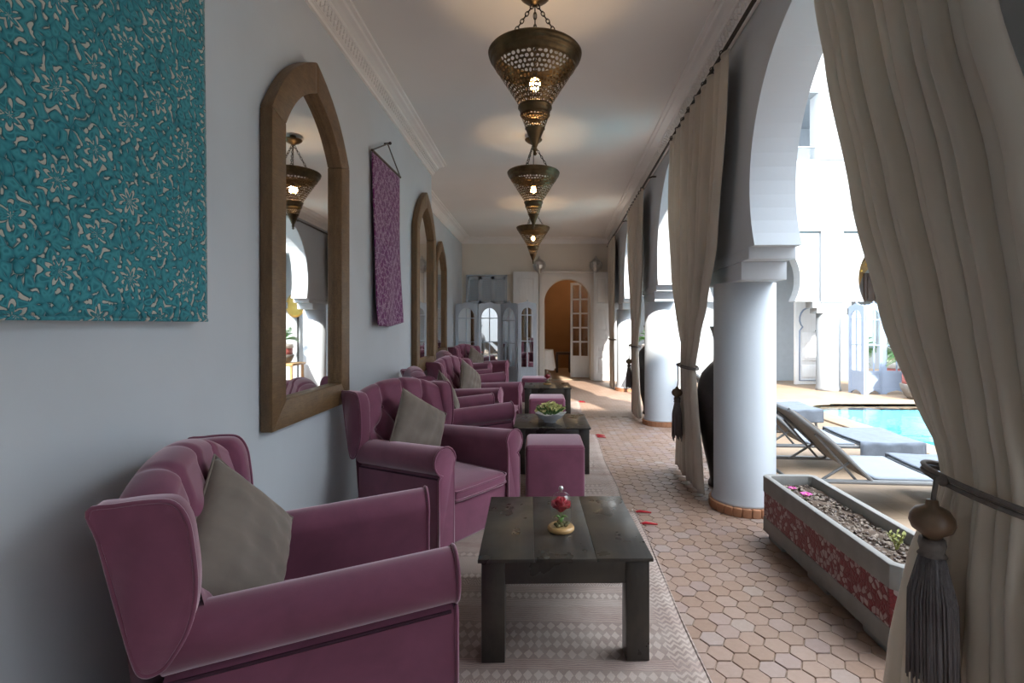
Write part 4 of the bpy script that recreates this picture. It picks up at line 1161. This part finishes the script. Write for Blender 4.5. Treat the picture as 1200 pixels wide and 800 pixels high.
for i in range(2):
    for k in range(5):
        x0, x1 = ((.05, Wd/2-.02), (Wd/2+.02, Wd-.05))[i]
        MB().box(x0, x1, -.003, .003, lerp(.52, Hd-.06, k/5)+.018, lerp(.52, Hd-.06, (k+1)/5)-.018).build('pane', MT['glass'], t)
MB().tube([(.44, -.05, 1.15), (.36, -.05, 1.15)], .010, 6).build('handle', MT['iron'], t)
def wall_lantern(label, loc):
    t = thing('wall_lantern', label, 'lantern', loc, 0, 'silver wall lanterns')
    MB().lathe([(.0, -.17), (.03, -.165), (.045, -.12), (.06, -.11), (.11, -.07), (.135, 0), (.12, .07), (.06, .115), (.035, .13), (.045, .15), (.02, .17), (.012, .21), (0, .215)], 12).build('body', MT['silver'], t)
    m = MB()
    for k in range(12):
        a = PI*k/6
        m.tube([(.02*math.cos(a), .02*math.sin(a), .16), (.125*math.cos(a), .125*math.sin(a), .068), (.140*math.cos(a), .140*math.sin(a), 0), (.115*math.cos(a), .115*math.sin(a), -.07), (.04*math.cos(a), .04*math.sin(a), -.15)], .006, 5)
    m.build('ribs', MT['silver'], t)
    MB().tube([(0, .0, -.1), (0, .12, -.14), (0, .20, -.10)], .012, 8).box(-.03, .03, .185, .2, -.16, -.04).build('bracket', MT['iron'], t)
    return t
wlamp = wall_lantern('silver wall lantern above the left side of the arched doorway', (0.0, FARY-.2, 2.55))
o = copy_tree(wlamp); o['label'] = 'silver wall lantern above the right side of the arched doorway'; o.location = (1.25, FARY-.2, 2.55)
# inner room
t = thing('draped_table', 'small table under a white cloth just inside the arched doorway', 'table', (-.02+.14, 11.98, .02))
MB().lathe([(.0, 0), (.16, 0), (.15, .03), (.03, .06), (.03, .62), (.2, .63), (0, .64)], 20).build('pedestal', MT['darkwood'], t, smooth=True)
def tc(u, v):
    a = 2*PI*u
    if v < .35: r_ = .2*v/.35; return (r_*math.cos(a), r_*math.sin(a), .648)
    q = (v-.35)/.65; r_ = .203+.05*q+.022*q*math.sin(a*7); return (r_*math.cos(a), r_*math.sin(a), .648-.46*q+.02*q*math.cos(a*4))
MB().grid(tc, 70, 18, closeu=True).build('cloth', MT['linen_white'], t, smooth=True, solid=.003)
t = thing('wooden_stool', 'small dark wooden stool against the ochre wall of the inner room', 'stool', (.62, 13.2, .02))
MB().box(-.19, .19, -.16, .16, .46, .52).build('seat', MT['darkwood'], t, bevel=.01)
for sx in (-1, 1):
    for sy in (-1, 1): MB().box(sx*.165-.025, sx*.165+.025, sy*.13-.025, sy*.13+.025, 0, .46).build('leg', MT['darkwood'], t)
ld = bpy.data.lights.new('inner_room_fill', 'POINT'); ld.energy = 2; ld.color = (1, .72, .42); ld.shadow_soft_size = .15  # added light for the inner room, with an unseen globe above it
t = thing('added_room_lamp', 'added round lamp, out of view, lighting the inner room behind the doorway', 'lamp', (.9, 13.2, 2.62))
MB().ball((0, 0, 0), .13, 16).build('globe', mk_emit('warm_globe', (1, .7, .4), 2), t, smooth=True); MB().tube([(0, 0, .12), (0, 0, .18)], .015, 8).build('stem', MT['iron'], t)
lo = bpy.data.objects.new('inner_room_fill', ld); C.objects.link(lo); lo.location = (.9, 13.2, 2.3)

# ---- concrete planter
px0, px1, py0, py1, ph_ = 1.315, 1.60, 1.86, 3.03, .365
t = thing('concrete_planter', 'long grey concrete planter with red patterned tile band between column and foreground curtain', 'planter', ((px0+px1)/2, (py0+py1)/2, 0), R(-1.0))
W2, L2, ch = (px1-px0)/2+.012, (py1-py0)/2, .03
def octo(ins): 
    a, b, c = W2-ins, L2-ins, max(ch-ins*.4, .004)
    return [(a, -b+c), (a, b-c), (a-c, b), (-a+c, b), (-a, b-c), (-a, -b+c), (-a+c, -b), (a-c, -b)]
def ringbox(m, z0, z1, o_, i_):
    oo, ii = octo(o_), octo(i_); k = len(oo)
    vv = [(x, y, z0) for x, y in oo]+[(x, y, z1) for x, y in oo]+[(x, y, z1) for x, y in ii]+[(x, y, z0) for x, y in ii]
    return m.add(vv, [(r_*k+j, r_*k+(j+1) % k, ((r_+1) % 4)*k+(j+1) % k, ((r_+1) % 4)*k+j) for r_ in range(4) for j in range(k)])
ringbox(MB(), .272, ph_, 0, .034).build('rim', MT['concrete'], t, bevel=.004)
ringbox(MB(), .127, .272, .004, .034).build('tile_band', MT['band'], t)
ringbox(MB(), .045, .127, 0, .034).build('lower_wall', MT['concrete'], t, bevel=.004)
m = MB(); m.prism(octo(.03), .04, .06, 'z'); m.build('bottom', MT['concrete'], t)
for y in (-L2+.14, 0, L2-.14): MB().box(-W2+.02, W2-.02, y-.09, y+.09, 0.002, .05).build('foot', MT['concrete'], t, bevel=.01)
def soilf(u, v): return (lerp(-W2+.034, W2-.034, u), lerp(-L2+.034, L2-.034, v), .305+.008*math.sin(u*9+v*21)+.006*math.sin(v*37))
MB().grid(soilf, 14, 50).build('soil', MT['soil'], t, smooth=True)
ico = bmesh.new(); bmesh.ops.create_icosphere(ico, subdivisions=1, radius=1); icv = [tuple(v.co) for v in ico.verts]; icf = [tuple(v.index for v in f.verts) for f in ico.faces]; ico.free()
def pebbles(n, mat, s0, s1, name):
    m = MB()
    for k in range(n):
        c = Vector((random.uniform(-W2+.045, W2-.045), random.uniform(-L2+.045, L2-.045), .312)); s = random.uniform(s0, s1); M = Matrix.Rotation(random.uniform(0, 6), 3, 'Z') @ Matrix.Rotation(random.uniform(0, 6), 3, 'X')
        sc = Vector((s, s*random.uniform(.5, .9), s*random.uniform(.3, .6)))
        m.add([c+M @ Vector((a*sc.x, b*sc.y, d*sc.z)) for a, b, d in icv], icf)
    stuff(m.build(name, mat, t, smooth=False))
pebbles(420, MT['pebbleA'], .007, .014, 'pale_pebbles'); pebbles(300, MT['darkwood'], .008, .014, 'bark_chips')
def sprig(label, loc, n, h):
    q = thing('green_sprig', label, 'plant', loc)
    for k in range(n):
        a = k*2.4; hh = h*random.uniform(.6, 1); st = thing('stem', None, None, (0, 0, 0)); st.parent = q
        bend = Vector((.4*hh*math.cos(a), .4*hh*math.sin(a), hh)); m = MB(); m.tube([(0, 0, -.01), bend*.5+Vector((0, 0, .1*hh)), bend], .0022, 5); m.build('stalk', MT['sprig'], st)
        m = MB()
        for j in range(7):
            b = bend*(.3+.1*j)+Vector((0, 0, .1*hh*math.sin(PI*(.3+.1*j)))); an = j*2.2
            for s in (0,):
                d = Vector((math.cos(an), math.sin(an), .6)).normalized(); e = d.cross(Vector((0, 0, 1))).normalized()*.005; L = .022
                m.add([b, b+d*L*.5+e, b+d*L, b+d*L*.5-e], [(0, 1, 2, 3)])
        m.build('leaves', MT['sprig'], st)
    return q
PX, PY = (px0+px1)/2, (py0+py1)/2
sprig('yellow-green seedling in the middle of the planter soil', (PX+.03, 2.13, .312), 6, .085)
sprig('yellow-green seedling by the back rim of the planter, nearest the curtain', (PX+.085, 2.02, .312), 6, .09)
def petalbit(label, loc, n=5, s=1):
    q = thing('pink_flower', label, 'flower', loc, random.uniform(0, 3)); m = MB()
    for k in range(n):
        a = k*2*PI/n; pt = MB().grid(lambda u, v: ((.003+.018*v)*s, (2*u-1)*.009*s*math.sin(PI*min(1, .2+v*.75)), .010*s*math.sin(v*2.2)), 4, 5).build('petal', MT['pink'], q, smooth=True, solid=.0008, rot=(0, 0, a))
    MB().ball((0, 0, .004), .005*s, 8).build('flower_centre', MT['limeflower'], q)
    m.tube([(0, 0, .002), (0, 0, -.02)], .002, 5).build('stem', MT['leaf'], q)
petalbit('magenta flower on the pebbles at the column end of the planter', (PX-.035, 2.73, .335), 6, 1.5)
petalbit('pale magenta flower just behind the other one on the planter pebbles', (PX-.055, 2.84, .335), 5, 1.1)
petalbit('fallen magenta flower at the near end of the planter', (PX+.02, 1.945, .325), 5, .9)

# ---- sun loungers by the pool
def make_lounger(label, loc, rz, towel):
    t = thing('sun_lounger', label, 'sun lounger', loc, rz, 'grey sun loungers by the pool')
    W, L = .30, .92         # half width along y; x: hinge at 0, foot end at L
    z = .24
    for s in (-1, 1): MB().tube([(-.52, s*W, z-.02), (L, s*W, z-.02)], .016, 8).build('side_rail', MT['alu'], t)
    for x in (-.50, .86):
        for s in (-1, 1): MB().tube([(x, s*W, z-.02), (x+(.04 if x > 0 else -.04), s*W, 0.0)], .015, 8).build('leg', MT['alu'], t)
    for x in (-.50, .86): MB().tube([(x, -W, z-.03), (x, W, z-.03)], .012, 8).build('cross_bar', MT['alu'], t)
    def sling(fn, name, mat): MB().grid(fn, 8, 10).build(name, mat, t, smooth=True, solid=.014)
    sling(lambda u, v: (lerp(.02, .40, v), lerp(-W, W, u), z-.006*math.sin(PI*u)), 'seat_sling', MT['lounge'])
    sling(lambda u, v: (lerp(.43, L, v), lerp(-W, W, u), z-.006*math.sin(PI*u)), 'foot_sling', MT['lounge'])
    bx, bz = -.52, .46
    sling(lambda u, v: (lerp(-.01, bx, v), lerp(-W, W, u), z+bz*v+.03*math.sin(PI*v)-.05*max(0, v-.85)), 'back_sling', MT['loungedark'])
    for s in (-1, 1):
        MB().tube([(0, s*W, z-.01), (bx*.5, s*W, z+bz*.5+.012), (bx, s*W, z+bz-.015)], .013, 8).build('back_rail', MT['alu'], t)
        MB().tube([(-.34, s*(W-.03), z+.28), (-.08, s*(W-.03), z-.02)], .009, 6).build('back_prop', MT['alu'], t)
        MB().tube([(-.30, s*(W-.03), z-.02), (-.12, s*(W-.03), z+.10)], .009, 6).build('back_prop', MT['alu'], t)
    MB().tube([(bx, -W, z+bz-.015), (bx, W, z+bz-.015)], .013, 8).build('back_bar', MT['alu'], t)
    if towel:
        q = thing('folded_towel', towel, 'towel', loc, rz, 'charcoal towels on the loungers')
        hw, dr = W+.028, .14
        def tf(u, v):
            x = lerp(.43, L+.03, v); q = u*(2*hw+2*dr); wv_ = .006*math.sin(v*17+u*3)
            if q < dr: return (x, -hw-wv_, z+.015-(dr-q))
            if q > dr+2*hw: return (x, hw+wv_, z+.015-(q-dr-2*hw))
            return (x, q-dr-hw, z+.02+.004*math.sin(u*9+v*7))
        def te(u, v):
            return (L+.032+.008*math.sin(u*13)*v, lerp(-hw, hw, u), z+.018-dr*v)
        MB().grid(tf, 60, 24).build('towel_cloth', MT['towel'], q, smooth=True, solid=.010)
        MB().grid(te, 26, 8).build('towel_end', MT['towel'], q, smooth=True, solid=.010)
    return t
make_lounger('nearest grey sling sun lounger by the pool, right behind the planter', (2.195, 3.64, 0), R(-5), 'dark towel on the foot of the nearest lounger, mostly hidden by the curtain')
make_lounger('second sun lounger by the pool, with a charcoal towel hanging over its foot end', (2.28, 4.64, 0), R(-4), 'charcoal towel draped over the foot of the second lounger')
make_lounger('third and farthest sun lounger, partly hidden behind the thick column', (2.35, 6.3, 0), R(-4), 'charcoal towel draped over the foot of the farthest lounger')

# ---- potted cycad across the pool
def potted_palm(label, loc, n, L, s=1):
    t = thing('potted_cycad', label, 'potted plant', loc); t.scale = (s, s, s)
    MB().lathe([(0, 0), (.20, 0), (.25, .05), (.305, .16), (.32, .24), (.31, .25), (0, .25)], 28).build('clay_bowl', MT['pot'], t, smooth=True)
    MB().lathe([(.27, .25), (.285, .26), (.28, .42), (.275, .44), (.0, .44)], 28).build('red_band', MT['potred'], t, smooth=True)
    MB().lathe([(.285, .44), (.30, .45), (.30, .54), (.285, .56), (.26, .56), (.25, .53), (0, .52)], 28).build('white_rim', MT['potwhite'], t, smooth=True)
    MB().lathe([(.0, .5), (.09, .52), (.10, .60), (.07, .68), (0, .70)], 12).build('trunk', MT['darkwood'], t, smooth=True)
    for k in range(n):
        a = k*2.399; up = .25+.75*((k % 7)/6); fr = thing('frond', None, None, (0, 0, .66), a); fr.parent = t
        pts = []
        for q in range(9):
            v = q/8; pts.append(Vector((L*v*(.55+.45*(1-up)), 0, L*(up*v*1.1-.75*v*v*(.5+.3*(1-up))))))
        MB().tube(pts, [.008*(1-q/10) for q in range(9)], 5).build('rachis', MT['palm'], fr)
        m = MB()
        for q in range(2, 26):
            v = q/26; i0 = min(7, int(v*8)); p = pts[i0].lerp(pts[i0+1], v*8-i0); l = .17*L/.5*math.sin(PI*min(1, v*.85+.12))
            for s_ in (-1, 1):
                d = Vector((.45, s_*.9, .25)).normalized(); e = Vector((.006, -s_*.003, 0))
                m.add([p-e, p+d*l*.6-e*.7+Vector((0, 0, .01)), p+d*l, p+d*l*.6+e*.7+Vector((0, 0, .01)), p+e], [(0, 1, 2, 3, 4)])
        m.build('leaflets', MT['palm'], fr)
    return t
potted_palm('green cycad in a red and white banded pot across the pool, before the blue screen', (6.42, 8.58, 0), 22, .62)
# gold disc and small plant seen in the near mirror
t = thing('gong', 'round golden metal disc on a stand, seen only in the near mirror', 'gong', (2.38, 10.45, 0), R(20))
MB().lathe([(0, -.02), (.20, -.012), (.245, .0), (.25, .012), (.2, .02), (0, .028)], 36).build('disc', MT['brassgold'], t, smooth=True, loc=(0, 0, 1.64), rot=(PI/2, 0, 0))
MB().tube([(0, .06, 0), (0, .06, 1.95), (0, -.005, 1.95), (0, -.005, 1.88)], .018, 8).build('stand', MT['iron'], t)
MB().lathe([(0, 0), (.2, 0), (.2, .02), (.04, .05), (0, .05)], 24, (0, .06, 0)).build('stand_base', MT['iron'], t)
t = thing('side_table', 'small wooden side table with a plant, seen only in the near mirror', 'table', (2.02, 9.2, 0))
MB().box(-.3, .3, -.25, .25, .52, .56).build('tabletop', MT['pale_wood'], t, bevel=.005)
for sx in (-1, 1):
    for sy in (-1, 1): MB().box(sx*.26-.02, sx*.26+.02, sy*.21-.02, sy*.21+.02, 0, .52).build('leg', MT['pale_wood'], t)
potted_palm('small potted palm on the wooden side table, seen only in the near mirror', (2.02, 9.2, .56), 14, .55, .6)
